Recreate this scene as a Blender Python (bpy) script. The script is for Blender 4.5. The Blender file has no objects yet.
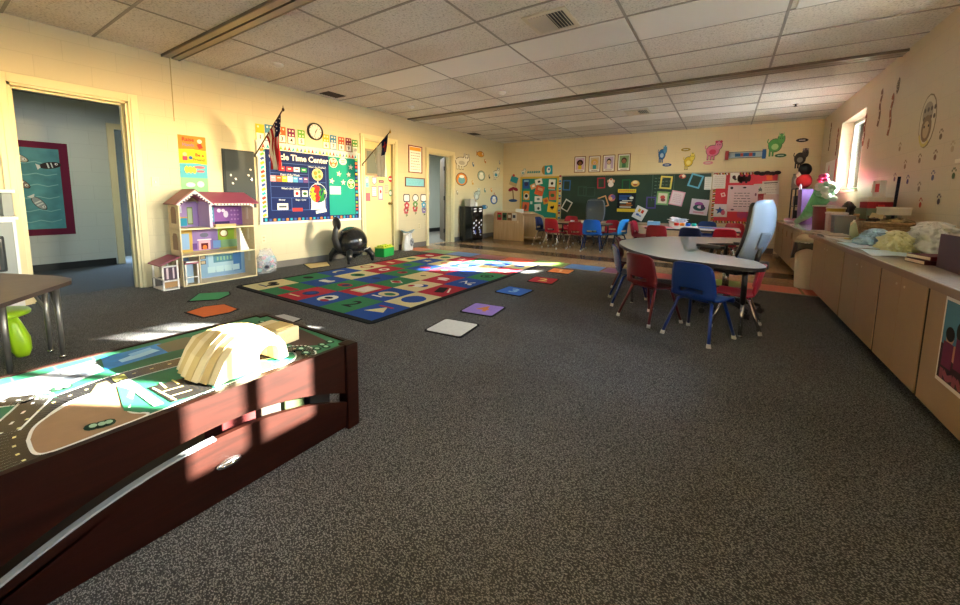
HALL = 5
import bpy, bmesh, math, random
from math import sin, cos, pi, radians, atan2, hypot, sqrt
from mathutils import Vector, Matrix
random.seed(7)
S = bpy.context.scene
COL = S.collection
# ------------------------------------------------------------------ camera
YAW, PIT, ROL = .5711, .1086, -.0125
FPX, CX, CY = 378.5, 480.9, 239.7
CAM = Vector((5.76, -.46, 1.104))
RW, RL, RH = 7.30, 9.71, 2.76
_f = Vector((-sin(YAW)*cos(PIT), cos(YAW)*cos(PIT), -sin(PIT)))
_r0 = Vector((cos(YAW), sin(YAW), 0)); _d0 = _f.cross(_r0)
_r = cos(ROL)*_r0 + sin(ROL)*_d0
_d = -sin(ROL)*_r0 + cos(ROL)*_d0
cd = bpy.data.cameras.new('camera'); cam = bpy.data.objects.new('camera', cd); COL.objects.link(cam)
M = Matrix((( _r.x, -_d.x, -_f.x), (_r.y, -_d.y, -_f.y), (_r.z, -_d.z, -_f.z))).to_4x4()
M.translation = CAM
cam.matrix_world = M
cd.sensor_fit = 'HORIZONTAL'; cd.sensor_width = 36; cd.lens = FPX/960*36
cd.shift_x = (480-CX)/960; cd.shift_y = -(302.5-CY)/960
cd.clip_start = .05
S.camera = cam
def ray(p):
    return _r*((p[0]-CX)/FPX) + _d*((p[1]-CY)/FPX) + _f
def fl(x, y, z=0.):                      # where a photo point meets a horizontal plane
    d = ray((x, y)); t = (z-CAM.z)/d.z; q = CAM+d*t; return (q.x, q.y)
def onx(x, y, X):                        # ... a plane X = const -> (Y, Z)
    d = ray((x, y)); t = (X-CAM.x)/d.x; q = CAM+d*t; return (q.y, q.z)
def ony(x, y, Y=RL):                     # ... a plane Y = const -> (X, Z)
    d = ray((x, y)); t = (Y-CAM.y)/d.y; q = CAM+d*t; return (q.x, q.z)
# ------------------------------------------------------------------ materials
def lin(c):
    if isinstance(c, str):
        c = c.lstrip('#'); c = [int(c[i:i+2], 16)/255 for i in (0, 2, 4)]
    return tuple((v/12.92 if v <= .04045 else ((v+.055)/1.055)**2.4) for v in c)+(1.,)
_mc = {}
def mat(col, rough=.6, metal=0., spec=.5, var=0., scale=8., bump=0., coat=0.):
    key = (col, rough, metal, spec, var, scale, bump, coat)
    if key in _mc: return _mc[key]
    m = bpy.data.materials.new('m_'+str(col).strip('#')); m.use_nodes = True
    nt = m.node_tree; b = nt.nodes['Principled BSDF']
    c = lin(col)
    b.inputs['Base Color'].default_value = c
    b.inputs['Roughness'].default_value = rough; b.inputs['Metallic'].default_value = metal
    b.inputs['Specular IOR Level'].default_value = spec
    if coat: b.inputs['Coat Weight'].default_value = coat; b.inputs['Coat Roughness'].default_value = .08
    if var or bump:
        tc = nt.nodes.new('ShaderNodeTexCoord'); n = nt.nodes.new('ShaderNodeTexNoise')
        n.inputs['Scale'].default_value = scale; n.inputs['Detail'].default_value = 4
        nt.links.new(tc.outputs['Object'], n.inputs['Vector'])
        if var:
            r = nt.nodes.new('ShaderNodeValToRGB')
            r.color_ramp.elements[0].position = .3; r.color_ramp.elements[1].position = .7
            r.color_ramp.elements[0].color = tuple(v*(1-var) for v in c[:3])+(1,)
            r.color_ramp.elements[1].color = tuple(min(1, v*(1+var)) for v in c[:3])+(1,)
            nt.links.new(n.outputs['Fac'], r.inputs['Fac']); nt.links.new(r.outputs['Color'], b.inputs['Base Color'])
        if bump:
            bp = nt.nodes.new('ShaderNodeBump'); bp.inputs['Strength'].default_value = bump; bp.inputs['Distance'].default_value = .01
            nt.links.new(n.outputs['Fac'], bp.inputs['Height']); nt.links.new(bp.outputs['Normal'], b.inputs['Normal'])
    _mc[key] = m
    return m
def nodes(name):
    m = bpy.data.materials.new(name); m.use_nodes = True
    return m, m.node_tree, m.node_tree.nodes['Principled BSDF']
def N(nt, t, **k):
    n = nt.nodes.new('ShaderNode'+t)
    for a, v in k.items():
        if a in n.inputs: n.inputs[a].default_value = v
        else: setattr(n, a, v)
    return n
def ramp(nt, src, stops):
    r = nt.nodes.new('ShaderNodeValToRGB'); e = r.color_ramp.elements
    while len(e) < len(stops): e.new(.5)
    for i, (p, c) in enumerate(stops):
        e[i].position = p; e[i].color = lin(c) if not isinstance(c, tuple) or len(c) == 3 else c
    nt.links.new(src, r.inputs['Fac']); return r
def block_wall(name, axis, c1, rough=.45):
    m, nt, b = nodes(name); L = nt.links.new
    g = N(nt, 'NewGeometry'); s = N(nt, 'SeparateXYZ'); L(g.outputs['Position'], s.inputs[0])
    cb = N(nt, 'CombineXYZ'); L(s.outputs[axis], cb.inputs[0]); L(s.outputs['Z'], cb.inputs[1])
    br = N(nt, 'TexBrick'); br.offset = .5
    for k, v in {'Scale': 1., 'Mortar Size': .004, 'Mortar Smooth': .6, 'Brick Width': .4064, 'Row Height': .2032, 'Bias': 0.}.items(): br.inputs[k].default_value = v
    c = lin(c1)
    br.inputs['Color1'].default_value = c; br.inputs['Color2'].default_value = tuple(v*.97 for v in c[:3])+(1,)
    br.inputs['Mortar'].default_value = tuple(v*.88 for v in c[:3])+(1,)
    L(cb.outputs[0], br.inputs['Vector']); L(br.outputs['Color'], b.inputs['Base Color'])
    n = N(nt, 'TexNoise', Scale=90., Detail=3.); L(cb.outputs[0], n.inputs['Vector'])
    ma = N(nt, 'Math', operation='MULTIPLY_ADD'); L(br.outputs['Fac'], ma.inputs[0]); ma.inputs[1].default_value = -1.; L(n.outputs['Fac'], ma.inputs[2])
    bp = N(nt, 'Bump', Strength=.3, Distance=.004); L(ma.outputs[0], bp.inputs['Height']); L(bp.outputs['Normal'], b.inputs['Normal'])
    b.inputs['Roughness'].default_value = rough
    return m
def carpet_mat():
    m, nt, b = nodes('loop_pile_carpet'); L = nt.links.new
    g = N(nt, 'NewGeometry'); mp = N(nt, 'Mapping'); mp.inputs['Scale'].default_value = (1, 1.6, 1); mp.inputs['Rotation'].default_value = (0, 0, .6)
    L(g.outputs['Position'], mp.inputs['Vector'])
    v = N(nt, 'TexVoronoi', Scale=165.); L(mp.outputs[0], v.inputs['Vector'])
    n = N(nt, 'TexNoise', Scale=130., Detail=3.); L(mp.outputs[0], n.inputs['Vector'])
    n2 = N(nt, 'TexNoise', Scale=1.3, Detail=3.); L(g.outputs['Position'], n2.inputs['Vector'])
    mx = N(nt, 'Math', operation='MULTIPLY'); L(v.outputs['Distance'], mx.inputs[0]); mx.inputs[1].default_value = .9
    sb = N(nt, 'Math', operation='SUBTRACT'); L(n.outputs['Fac'], sb.inputs[0]); L(mx.outputs[0], sb.inputs[1])
    r = ramp(nt, sb.outputs[0], [(-.1, '#424344'), (.12, '#6e6f70'), (.36, '#9c9d9e')])
    r2 = ramp(nt, n2.outputs['Fac'], [(.3, '#e2dfda'), (.7, '#ffffff')])
    mm = N(nt, 'Mix', data_type='RGBA', blend_type='MULTIPLY'); mm.inputs[0].default_value = 1.
    L(r.outputs[0], mm.inputs[6]); L(r2.outputs[0], mm.inputs[7]); L(mm.outputs[2], b.inputs['Base Color'])
    bp = N(nt, 'Bump', Strength=.9, Distance=.006); L(sb.outputs[0], bp.inputs['Height']); L(bp.outputs['Normal'], b.inputs['Normal'])
    b.inputs['Roughness'].default_value = .95; b.inputs['Specular IOR Level'].default_value = .15
    return m
def ceiling_mat():
    m, nt, b = nodes('fissured_ceiling_tile'); L = nt.links.new
    g = N(nt, 'NewGeometry')
    n = N(nt, 'TexNoise', Scale=55., Detail=5., Roughness=.7); L(g.outputs['Position'], n.inputs['Vector'])
    r = ramp(nt, n.outputs['Fac'], [(.34, '#a8a29a'), (.47, '#e2ded7'), (.7, '#ece9e3')])
    n2 = N(nt, 'TexNoise', Scale=1.1, Detail=1.); L(g.outputs['Position'], n2.inputs['Vector'])
    r2 = ramp(nt, n2.outputs['Fac'], [(.3, '#ebe6df'), (.7, '#ffffff')])
    mm = N(nt, 'Mix', data_type='RGBA', blend_type='MULTIPLY'); mm.inputs[0].default_value = 1.
    L(r.outputs[0], mm.inputs[6]); L(r2.outputs[0], mm.inputs[7]); L(mm.outputs[2], b.inputs['Base Color'])
    bp = N(nt, 'Bump', Strength=.4, Distance=.004); L(n.outputs['Fac'], bp.inputs['Height']); L(bp.outputs['Normal'], b.inputs['Normal'])
    b.inputs['Roughness'].default_value = .9
    return m
def vinyl_mat():
    # 1 ft vinyl tiles: tan, with a row of coloured tiles beside the carpet and a dark row further back
    m, nt, b = nodes('vinyl_tile_floor'); L = nt.links.new
    g = N(nt, 'NewGeometry')
    br = N(nt, 'TexBrick'); br.offset = 0.
    for k, v in {'Scale': 1., 'Mortar Size': .0015, 'Mortar Smooth': .2, 'Brick Width': .305, 'Row Height': .305}.items(): br.inputs[k].default_value = v
    br.inputs['Color1'].default_value = lin('#c4a680'); br.inputs['Color2'].default_value = lin('#bc9d78'); br.inputs['Mortar'].default_value = lin('#6f5a44')
    L(g.outputs['Position'], br.inputs['Vector'])
    n = N(nt, 'TexNoise', Scale=26., Detail=5.); L(g.outputs['Position'], n.inputs['Vector'])
    r = ramp(nt, n.outputs['Fac'], [(.35, '#d8d2ca'), (.65, '#ffffff')])
    mm = N(nt, 'Mix', data_type='RGBA', blend_type='MULTIPLY'); mm.inputs[0].default_value = 1.
    L(br.outputs['Color'], mm.inputs[6]); L(r.outputs[0], mm.inputs[7]); L(mm.outputs[2], b.inputs['Base Color'])
    b.inputs['Roughness'].default_value = .16
    return m
def wood_mat(name, c1, c2, rough=.4, axis=1, scale=3., coat=0., spec=.5):
    m, nt, b = nodes(name); L = nt.links.new
    tc = N(nt, 'TexCoord'); mp = N(nt, 'Mapping'); sc = [14., 14., 14.]; sc[axis] = 1.2; mp.inputs['Scale'].default_value = sc
    L(tc.outputs['Object'], mp.inputs['Vector'])
    n = N(nt, 'TexNoise', Scale=scale, Detail=6., Distortion=.6); L(mp.outputs[0], n.inputs['Vector'])
    r = ramp(nt, n.outputs['Fac'], [(.3, c1), (.7, c2)]); L(r.outputs[0], b.inputs['Base Color'])
    b.inputs['Roughness'].default_value = rough; b.inputs['Specular IOR Level'].default_value = spec
    if coat: b.inputs['Coat Weight'].default_value = coat; b.inputs['Coat Roughness'].default_value = .15
    return m
def glass_mat():
    m = bpy.data.materials.new('window_glass'); m.use_nodes = True; nt = m.node_tree
    nt.nodes.remove(nt.nodes['Principled BSDF']); o = nt.nodes['Material Output']
    t = N(nt, 'BsdfTransparent'); t.inputs[0].default_value = (.96, .98, .98, 1); gl = N(nt, 'BsdfGlossy', Roughness=.02); mx = N(nt, 'MixShader'); fr = N(nt, 'Fresnel', IOR=1.45)
    nt.links.new(fr.outputs[0], mx.inputs[0]); nt.links.new(t.outputs[0], mx.inputs[1]); nt.links.new(gl.outputs[0], mx.inputs[2]); nt.links.new(mx.outputs[0], o.inputs[0])
    return m
def clear_plastic(tint=(.9, .93, .95, 1), fac=.25):
    m = bpy.data.materials.new('clear_plastic'); m.use_nodes = True; nt = m.node_tree
    b = nt.nodes['Principled BSDF']; o = nt.nodes['Material Output']
    b.inputs['Base Color'].default_value = tint; b.inputs['Roughness'].default_value = .12
    t = N(nt, 'BsdfTransparent'); mx = N(nt, 'MixShader'); mx.inputs[0].default_value = fac
    nt.links.new(t.outputs[0], mx.inputs[1]); nt.links.new(b.outputs[0], mx.inputs[2]); nt.links.new(mx.outputs[0], o.inputs[0])
    return m
# ------------------------------------------------------------------ mesh builder
class MB:
    def __init__(s):
        s.bm = bmesh.new(); s.mats = []; s.T = Matrix.Identity(4)
    def mi(s, m):
        if m not in s.mats: s.mats.append(m)
        return s.mats.index(m)
    def _fin(s, faces, m, smooth=False):
        i = s.mi(m)
        for f in faces: f.material_index = i; f.smooth = smooth
    def verts(s, pts): return [s.bm.verts.new(s.T @ Vector(p)) for p in pts]
    def box(s, c, d, m, rot=None, bev=0.):
        R = Matrix.Translation(Vector(c))
        if rot is not None: R = R @ (rot if isinstance(rot, Matrix) else Matrix.Rotation(rot, 4, 'Z'))
        x, y, z = d[0]/2, d[1]/2, d[2]/2
        vs = s.verts([R @ Vector(p) for p in ((-x,-y,-z),(x,-y,-z),(x,y,-z),(-x,y,-z),(-x,-y,z),(x,-y,z),(x,y,z),(-x,y,z))])
        fs = [s.bm.faces.new([vs[i] for i in q]) for q in ((3,2,1,0),(4,5,6,7),(0,1,5,4),(1,2,6,5),(2,3,7,6),(3,0,4,7))]
        s._fin(fs, m)
        if bev:
            es = list({e for f in fs for e in f.edges})
            r = bmesh.ops.bevel(s.bm, geom=es, offset=bev, segments=2, affect='EDGES', profile=.7)
            s._fin([f for f in r['faces']], m, True)
        return s
    def b2(s, a, b, m, bev=0.):          # box by two corners
        return s.box([(a[i]+b[i])/2 for i in range(3)], [abs(b[i]-a[i]) for i in range(3)], m, None, bev)
    def prism(s, pts, z0, z1, m, mside=None):   # polygon in xy, extruded in z
        a = sum(pts[i][0]*pts[(i+1) % len(pts)][1]-pts[(i+1) % len(pts)][0]*pts[i][1] for i in range(len(pts)))
        if a < 0: pts = pts[::-1]
        lo = s.verts([(p[0], p[1], z0) for p in pts]); hi = s.verts([(p[0], p[1], z1) for p in pts]); n = len(pts)
        top = s.bm.faces.new(hi); bot = s.bm.faces.new(lo[::-1])
        sd = [s.bm.faces.new([lo[i], lo[(i+1) % n], hi[(i+1) % n], hi[i]]) for i in range(n)]
        s._fin([top, bot], m); s._fin(sd, mside or m)
        return s
    def tube(s, pts, r, m, seg=10, caps=True):
        P = [Vector(p) for p in pts]; rr = r if isinstance(r, (list, tuple)) else [r]*len(P)
        rings = []; prev = None
        for i, p in enumerate(P):
            t = (P[min(i+1, len(P)-1)]-P[max(i-1, 0)]).normalized()
            if prev is None:
                a = Vector((0, 0, 1)) if abs(t.z) < .9 else Vector((1, 0, 0)); u = t.cross(a).normalized()
            else:
                u = (prev - t*prev.dot(t)).normalized()
            prev = u; w = t.cross(u)
            rings.append(s.verts([p+u*(rr[i]*cos(2*pi*k/seg))+w*(rr[i]*sin(2*pi*k/seg)) for k in range(seg)]))
        fs = []
        for i in range(len(P)-1):
            for k in range(seg):
                fs.append(s.bm.faces.new([rings[i][k], rings[i][(k+1) % seg], rings[i+1][(k+1) % seg], rings[i+1][k]]))
        s._fin(fs, m, True)
        if caps: s._fin([s.bm.faces.new(rings[0][::-1]), s.bm.faces.new(rings[-1])], m)
        return s
    def lathe(s, prof, m, seg=20, c=(0, 0, 0), smooth=True):   # profile (r, z) around z
        rings = [s.verts([(c[0]+r*cos(2*pi*k/seg), c[1]+r*sin(2*pi*k/seg), c[2]+z) for k in range(seg)]) for r, z in prof]
        fs = []
        for i in range(len(prof)-1):
            for k in range(seg):
                fs.append(s.bm.faces.new([rings[i][k], rings[i][(k+1) % seg], rings[i+1][(k+1) % seg], rings[i+1][k]]))
        s._fin(fs, m, smooth); s._fin([s.bm.faces.new(rings[0][::-1]), s.bm.faces.new(rings[-1])], m)
        return s
    def ball(s, c, r, m, seg=16, rings=10):
        r3 = r if isinstance(r, (list, tuple)) else (r, r, r)
        R = bmesh.ops.create_uvsphere(s.bm, u_segments=seg, v_segments=rings, radius=1., matrix=s.T @ Matrix.Translation(Vector(c)) @ Matrix.Diagonal((*r3, 1)))
        s._fin(list({f for v in R['verts'] for f in v.link_faces}), m, True); return s
    def grid(s, fn, nu, nv, m, smooth=True, skip=None):
        V = [[s.bm.verts.new(s.T @ Vector(fn(i/nu, j/nv))) for i in range(nu+1)] for j in range(nv+1)]
        fs = []
        for j in range(nv):
            for i in range(nu):
                if skip and skip(i, j): continue
                fs.append(s.bm.faces.new([V[j][i], V[j][i+1], V[j+1][i+1], V[j+1][i]]))
        s._fin(fs, m, smooth); return s
    def text(s, txt, size, m, x=0., y=0., z=0., bold=.0, depth=.0006, align='CENTER', rot=0., sx=1.):
        cu = bpy.data.curves.new('t', 'FONT'); cu.body = txt; cu.size = size; cu.align_x = align; cu.align_y = 'CENTER'; cu.offset = bold*size; cu.extrude = depth; cu.resolution_u = 2
        o = bpy.data.objects.new('t', cu); COL.objects.link(o)
        me = bpy.data.meshes.new_from_object(o.evaluated_get(bpy.context.evaluated_depsgraph_get()))
        bpy.data.objects.remove(o); bpy.data.curves.remove(cu)
        me.transform(s.T @ Matrix.Translation((x, y, z)) @ Matrix.Rotation(rot, 4, 'Z') @ Matrix.Diagonal((sx, 1, 1, 1)))
        n0 = len(s.bm.faces); s.bm.from_mesh(me); s.bm.faces.ensure_lookup_table()
        s._fin(s.bm.faces[n0:], m); bpy.data.meshes.remove(me); return s
    def build(s, name, parent=None, loc=None, rotz=None, mw=None):
        s.bm.normal_update()
        me = bpy.data.meshes.new(name); s.bm.to_mesh(me); s.bm.free()
        for m in s.mats: me.materials.append(m)
        o = bpy.data.objects.new(name, me); COL.objects.link(o)
        if parent is not None: o.parent = parent
        if mw is not None: o.matrix_basis = (wmat(parent).inverted() @ mw) if parent is not None else mw
        if loc is not None: o.location = loc
        if rotz is not None: o.rotation_euler = (0, 0, rotz)
        return o
def wmat(o): return wmat(o.parent) @ o.matrix_basis if o.parent else o.matrix_basis.copy()
def tag(o, label=None, cat=None, group=None, kind=None):
    if label: o['label'] = label
    if cat: o['category'] = cat
    if group: o['group'] = group
    if kind: o['kind'] = kind
    return o
def thing(name, label, cat, loc=(0, 0, 0), rotz=0., group=None, mw=None):
    o = bpy.data.objects.new(name, None); o.empty_display_size = .05; COL.objects.link(o)
    if mw is not None: o.matrix_basis = mw
    else: o.location = loc; o.rotation_euler = (0, 0, rotz)
    return tag(o, label, cat, group)
def struct(name, mb, parent=None):
    o = mb.build(name, parent)
    if parent is None: o['kind'] = 'structure'
    return o
def solid(o, t, off=0., bev=0., sub=0):
    if sub:
        q = o.modifiers.new('sub', 'SUBSURF'); q.levels = q.render_levels = sub
    d = o.modifiers.new('thick', 'SOLIDIFY'); d.thickness = t; d.offset = off
    return o
# frames for flat things: local x = right, y = up, z = out of the surface
def frame(side, a, b, off=0.):
    if side == 'L': u, v, n, p = (0, 1, 0), (0, 0, 1), (1, 0, 0), (off, a, b)
    elif side == 'B': u, v, n, p = (1, 0, 0), (0, 0, 1), (0, -1, 0), (a, RL-off, b)
    elif side == 'R': u, v, n, p = (0, -1, 0), (0, 0, 1), (-1, 0, 0), (RW-off, a, b)
    elif side == 'F': u, v, n, p = (1, 0, 0), (0, 1, 0), (0, 0, 1), (a, b, off)
    elif side == 'C': u, v, n, p = (1, 0, 0), (0, -1, 0), (0, 0, -1), (a, b, RH-off)
    m = Matrix(((u[0], v[0], n[0], p[0]), (u[1], v[1], n[1], p[1]), (u[2], v[2], n[2], p[2]), (0, 0, 0, 1)))
    return m
def ell(cx, cy, rx, ry=None, n=16, a0=0., a1=2*pi, rot=0.):
    ry = rx if ry is None else ry; full = abs(a1-a0-2*pi) < 1e-6
    out = []
    for k in range(n if full else n+1):
        a = a0+(a1-a0)*k/n; x, y = rx*cos(a), ry*sin(a)
        out.append((cx+x*cos(rot)-y*sin(rot), cy+x*sin(rot)+y*cos(rot)))
    return out
def rc(cx, cy, w, h, rot=0., r=0.):
    p = []
    if r:
        for sx, sy, a in ((1, 1, 0), (-1, 1, pi/2), (-1, -1, pi), (1, -1, 1.5*pi)):
            for k in range(5): p.append((sx*(w/2-r)+r*cos(a+k*pi/8), sy*(h/2-r)+r*sin(a+k*pi/8)))
    else: p = [(-w/2, -h/2), (w/2, -h/2), (w/2, h/2), (-w/2, h/2)]
    return [(cx+x*cos(rot)-y*sin(rot), cy+x*sin(rot)+y*cos(rot)) for x, y in p]
def star(cx, cy, r, n=5, rot=pi/2, k=.45):
    return [(cx+(r if i % 2 == 0 else r*k)*cos(rot+i*pi/n), cy+(r if i % 2 == 0 else r*k)*sin(rot+i*pi/n)) for i in range(2*n)]
def strip(pts, w):
    """outline of a line of width w"""
    a, b = [], []; n = len(pts)
    for i, p in enumerate(pts):
        q0, q1 = pts[max(i-1, 0)], pts[min(i+1, n-1)]; dx, dy = q1[0]-q0[0], q1[1]-q0[1]; l = hypot(dx, dy) or 1
        a.append((p[0]-dy/l*w/2, p[1]+dx/l*w/2)); b.append((p[0]+dy/l*w/2, p[1]-dx/l*w/2))
    return a+b[::-1]
class Flat(MB):
    """layered flat artwork: every new shape lies a hair above the one before"""
    def __init__(s, step=.0007):
        super().__init__(); s.z = 0.; s.step = step
    def p(s, pts, m, t=None, up=None):
        z1 = s.z+(t or s.step); s.prism(pts, 0. if t else s.z, z1, m)
        if up is not False: s.z = z1
        return s
    def same(s, shapes, m):               # several shapes on one level
        z1 = s.z+s.step
        for q in shapes: s.prism(q, s.z, z1, m)
        s.z = z1; return s
    def stroke(s, pts, w, m):             # a stroked line as quads
        z1 = s.z+s.step
        for i in range(len(pts)-1): s.prism(strip([pts[i], pts[i+1]], w), s.z, z1, m)
        s.z = z1; return s
    def t(s, txt, size, m, x=0., y=0., bold=.02, **k):
        s.text(txt, size, m, x, y, s.z+.0005, bold, .0005, **k); s.z += .0012; return s
# ------------------------------------------------------------------ the room
M_carpet = carpet_mat(); M_ceil = ceiling_mat(); M_vinyl = vinyl_mat()
M_wL = block_wall('cream_block_wall_side', 'Y', '#cec3a2', .36); M_wB = block_wall('cream_block_wall_end', 'X', '#e5d2aa', .42)
M_wR = block_wall('tan_block_wall', 'Y', '#d2c2a8', .42); M_wH = block_wall('grey_block_wall', 'Y', '#c3c8c2', .5)
M_trim = mat('#e0d5ac', .35); M_glass = glass_mat(); M_base = mat('#6a6661', .5); M_white = mat('#f2efe8', .45)
M_black = mat('#0d0d0f', .45); M_vinylframe = mat('#f3f1ea', .35); M_chrome = mat('#d0d2d4', .18, 1.)
M_dark = mat('#1b1a1a', .6)
FY = -2.6                                     # the wall behind the camera
def wall_x(name, x0, x1, y0, y1, holes, m, parent=None, H=RH):
    b = MB(); ys = y0
    for (a, c, z0, z1) in sorted(holes):
        b.b2((x0, ys, 0), (x1, a, H), m)
        if z0 > 0: b.b2((x0, a, 0), (x1, c, z0), m)
        b.b2((x0, a, z1), (x1, c, H), m); ys = c
    b.b2((x0, ys, 0), (x1, y1, H), m)
    return struct(name, b)
D1 = (.22, 1.08, 0, 2.14); D2 = (4.41, 5.18, 0, 2.19); D3 = (6.24, 7.14, 0, 2.15)
wall_x('wall_left', -.2, 0, FY, RL+.2, [D1, D2, D3], M_wL)
W1 = (6.93, 8.25, 1.30, 2.42); W2 = (3.5, 4.14, 1.46, 2.42); W3 = (1.74, 2.36, 1.15, 2.42); W_FILL = (-2.2, -1.0, 1.3, 2.42)  # the last is an unseen window, added for fill light
b = MB(); x0, x1 = RW, RW+.25
segs = [(FY, W_FILL[0]), (W_FILL[1], W3[0]), (W3[1], W2[0]), (W2[1], W1[0]), (W1[1], RL+.2)]
for a, c in segs: b.b2((x0, a, 0), (x1, c, RH), M_wR)
for W in (W1, W2, W3, W_FILL):
    a, c, z0, z1 = W; b.b2((x0, a, z1), (x1, c, RH), M_wR); b.b2((x0, a, 0), (x1, c, z0), M_wR)
struct('wall_right', b)
struct('wall_back', MB().b2((-.2, RL, 0), (RW+.25, RL+.2, RH), M_wB))
struct('wall_front', MB().b2((-.2, FY-.2, 0), (RW+.25, FY, RH), M_wB))
struct('ceiling', MB().b2((-.2, FY-.2, RH), (RW+.25, RL+.2, RH+.15), M_ceil))
struct('floor', MB().b2((-.2, FY-.2, -.1), (RW+.25, 5.36, 0), M_carpet))
struct('floor', MB().b2((-.2, 5.36, -.1), (RW+.25, RL+.2, -.002), M_vinyl))
# coloured row of inlaid tiles and the dark row behind it
b = MB(); cols = ['#cc6642', '#6f9446', '#4f7eb8', '#8a4452', '#c85542', '#6f9446', '#4f7eb8', '#80486a', '#c85555', '#6f9446', '#c85c42', '#c85c42']
for i, c in enumerate(cols):
    x = -.08+i*.61
    b.b2((max(x, 0)+.014, 5.41, -.02), (min(x+.592, RW), 5.84, -.0005), mat(c, .4, 0, .3, .12, 20.))
b.b2((0, 6.45, -.02), (RW, 6.95, -.0005), mat('#54402f', .2, var=.12, scale=14.))
struct('trim_1', b)
struct('trim_2', MB().b2((0, 5.345, -.01), (RW, 5.375, .006), mat('#8d8478', .4, .3)))
# hallway on the other side of the left wall
struct('wall_hallway', MB().b2((-2.5, -1.4, 0), (-2.3, 1.47, 2.5), M_wH).b2((-2.5, 1.47, 2.12), (-2.3, 2.3, 2.5), M_wH).b2((-2.5, 2.3, 0), (-2.3, 9.9, 2.5), mat('#c9cfc4', .6)).b2((-2.3, -1.6, 0), (-.2, -1.4, 2.5), M_wH).b2((-2.3, 9.9, 0), (-.2, 10.1, 2.5), M_wH).b2((-3.3, 1.3, 0), (-3.2, 2.5, 2.5), M_dark))
struct('ceiling', MB().b2((-3.3, -1.6, 2.45), (-.2, 10.1, 2.6), mat('#8f8d88', .9, var=.1, scale=40.)))
struct('floor', MB().b2((-3.3, -1.6, -.1), (-.2, 5.0, 0), mat('#3a3d40', .95, var=.2, scale=70.)).b2((-3.3, 5.0, -.1), (-.2, 10.1, 0), mat('#8b8880', .25)))
struct('baseboard_hallway', MB().b2((-2.3, -1.4, 0), (-2.285, 1.4, .1), M_black).b2((-2.3, 2.3, 0), (-2.285, 9.9, .12), M_black))
struct('trim_3', MB().b2((-2.3, 1.42, 0), (-2.26, 1.50, 2.1), M_trim).b2((-2.3, 1.42, 2.1), (-2.26, 2.3, 2.18), M_trim))
def casing(name, D, w=.085, d=.025):
    b = MB(); a, c, z0, z1 = D
    for y, s in ((a, -1), (c, 1)):
        b.b2((0, y+s*.0, 0), (d, y+s*w, z1+w), M_trim, .004); b.b2((-.2, y-s*.022, 0), (.006, y+s*.004, z1), M_trim)
        b.b2((-.12, y-s*.04, 0), (-.07, y-s*.018, z1-.018), M_trim)
        b.b2((0, y+s*w*.28, 0), (d+.008, y+s*w*.55, z1+w*.5), M_trim)
    b.b2((0, a, z1), (d, c, z1+w), M_trim, .004); b.b2((-.2, a, z1-.022), (.006, c, z1+.004), M_trim); b.b2((-.12, a, z1-.04), (-.07, c, z1-.018), M_trim)
    return struct(name, b)
casing('trim_4', D1); casing('trim_5', D2); casing('trim_6', D3)
struct('baseboard_left', MB().b2((0, 1.17, 0), (.012, 4.32, .1), M_base).b2((0, 5.27, 0), (.012, 6.15, .11), M_base).b2((0, 7.23, 0), (.012, RL, .11), M_base))
struct('baseboard_back', MB().b2((0, RL-.012, 0), (6.68, RL, .11), mat('#4a3a30', .5)))
# the closed door: parts of the setting
b = MB(); b.b2((-.1, 4.435, .01), (-.055, 5.155, 2.165), mat('#dccb92', .4))
dr = struct('door_1', b)
wb = MB(); wb.b2((-.06, 4.49, 1.52), (-.048, 4.83, 2.02), mat('#8c8468', .4)); wb.b2((-.055, 4.525, 1.56), (-.044, 4.795, 1.98), mat('#6f7671', .15))
wb.build('door_window', dr)
MB().lathe([(.03, 0), (.03, .006), (.012, .01), (.012, .04), (.026, .05), (.03, .065), (.02, .078)], mat('#a38a4a', .3, .9), 16).build('door_knob', dr, mw=frame('L', 5.09, .98, -.055))
# the open door leaf of the far doorway, swung into the next room, with its hinges
b = MB(); b.box((-.19-.36*.74, 7.11+.36*.67, 1.06), (.72, .04, 2.1), mat('#53432f', .45), Matrix.Rotation(atan2(-.67, .74), 4, 'Z'))
dr = struct('door_2', b)
for z in (1.83, 1.1, .28): MB().b2((-.2, 7.06, z-.05), (-.16, 7.08, z+.05), M_dark).build('door_hinge', dr)
# ceiling grid
b = MB(); g = mat('#8f887e', .5)
for k in range(1, 6):
    for (y0, y1) in ((FY, 1.42), (1.62, 5.58), (5.78, RL)): b.b2((1.22*k-.012, y0, RH-.004), (1.22*k+.012, y1, RH+.001), g)
ys = [1.459+.61*j for j in range(-6, 14)]
for y in ys:
    if y < FY or y > RL or 1.3 < y < 1.6 or 5.5 < y < 5.8: continue
    b.b2((0, y-.012, RH-.0045), (RW, y+.012, RH+.001), g)
struct('trim_7', b)
M_rail = mat('#8f8473', .3, .6)
for i, (y0, y1) in enumerate(((1.43, 1.60), (5.59, 5.77))):
    ym = (y0+y1)/2
    b = MB().b2((0, y0, RH-.025), (RW, ym-.012, RH+.001), M_rail).b2((0, ym+.012, RH-.025), (RW, y1, RH+.001), M_rail).b2((0, ym-.012, RH-.008), (RW, ym+.012, RH+.001), M_black)
    b.b2((0, y0-.006, RH-.03), (RW, y0+.006, RH+.001), mat('#6b6256', .35, .5)).b2((0, y1-.006, RH-.03), (RW, y1+.006, RH+.001), mat('#6b6256', .35, .5))
    struct('trim_%d' % (8+i), b)
struct('trim_10', MB().b2((0, 1.505, 2.0), (.004, 1.513, RH), mat('#9d8f63', .5)))
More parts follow.
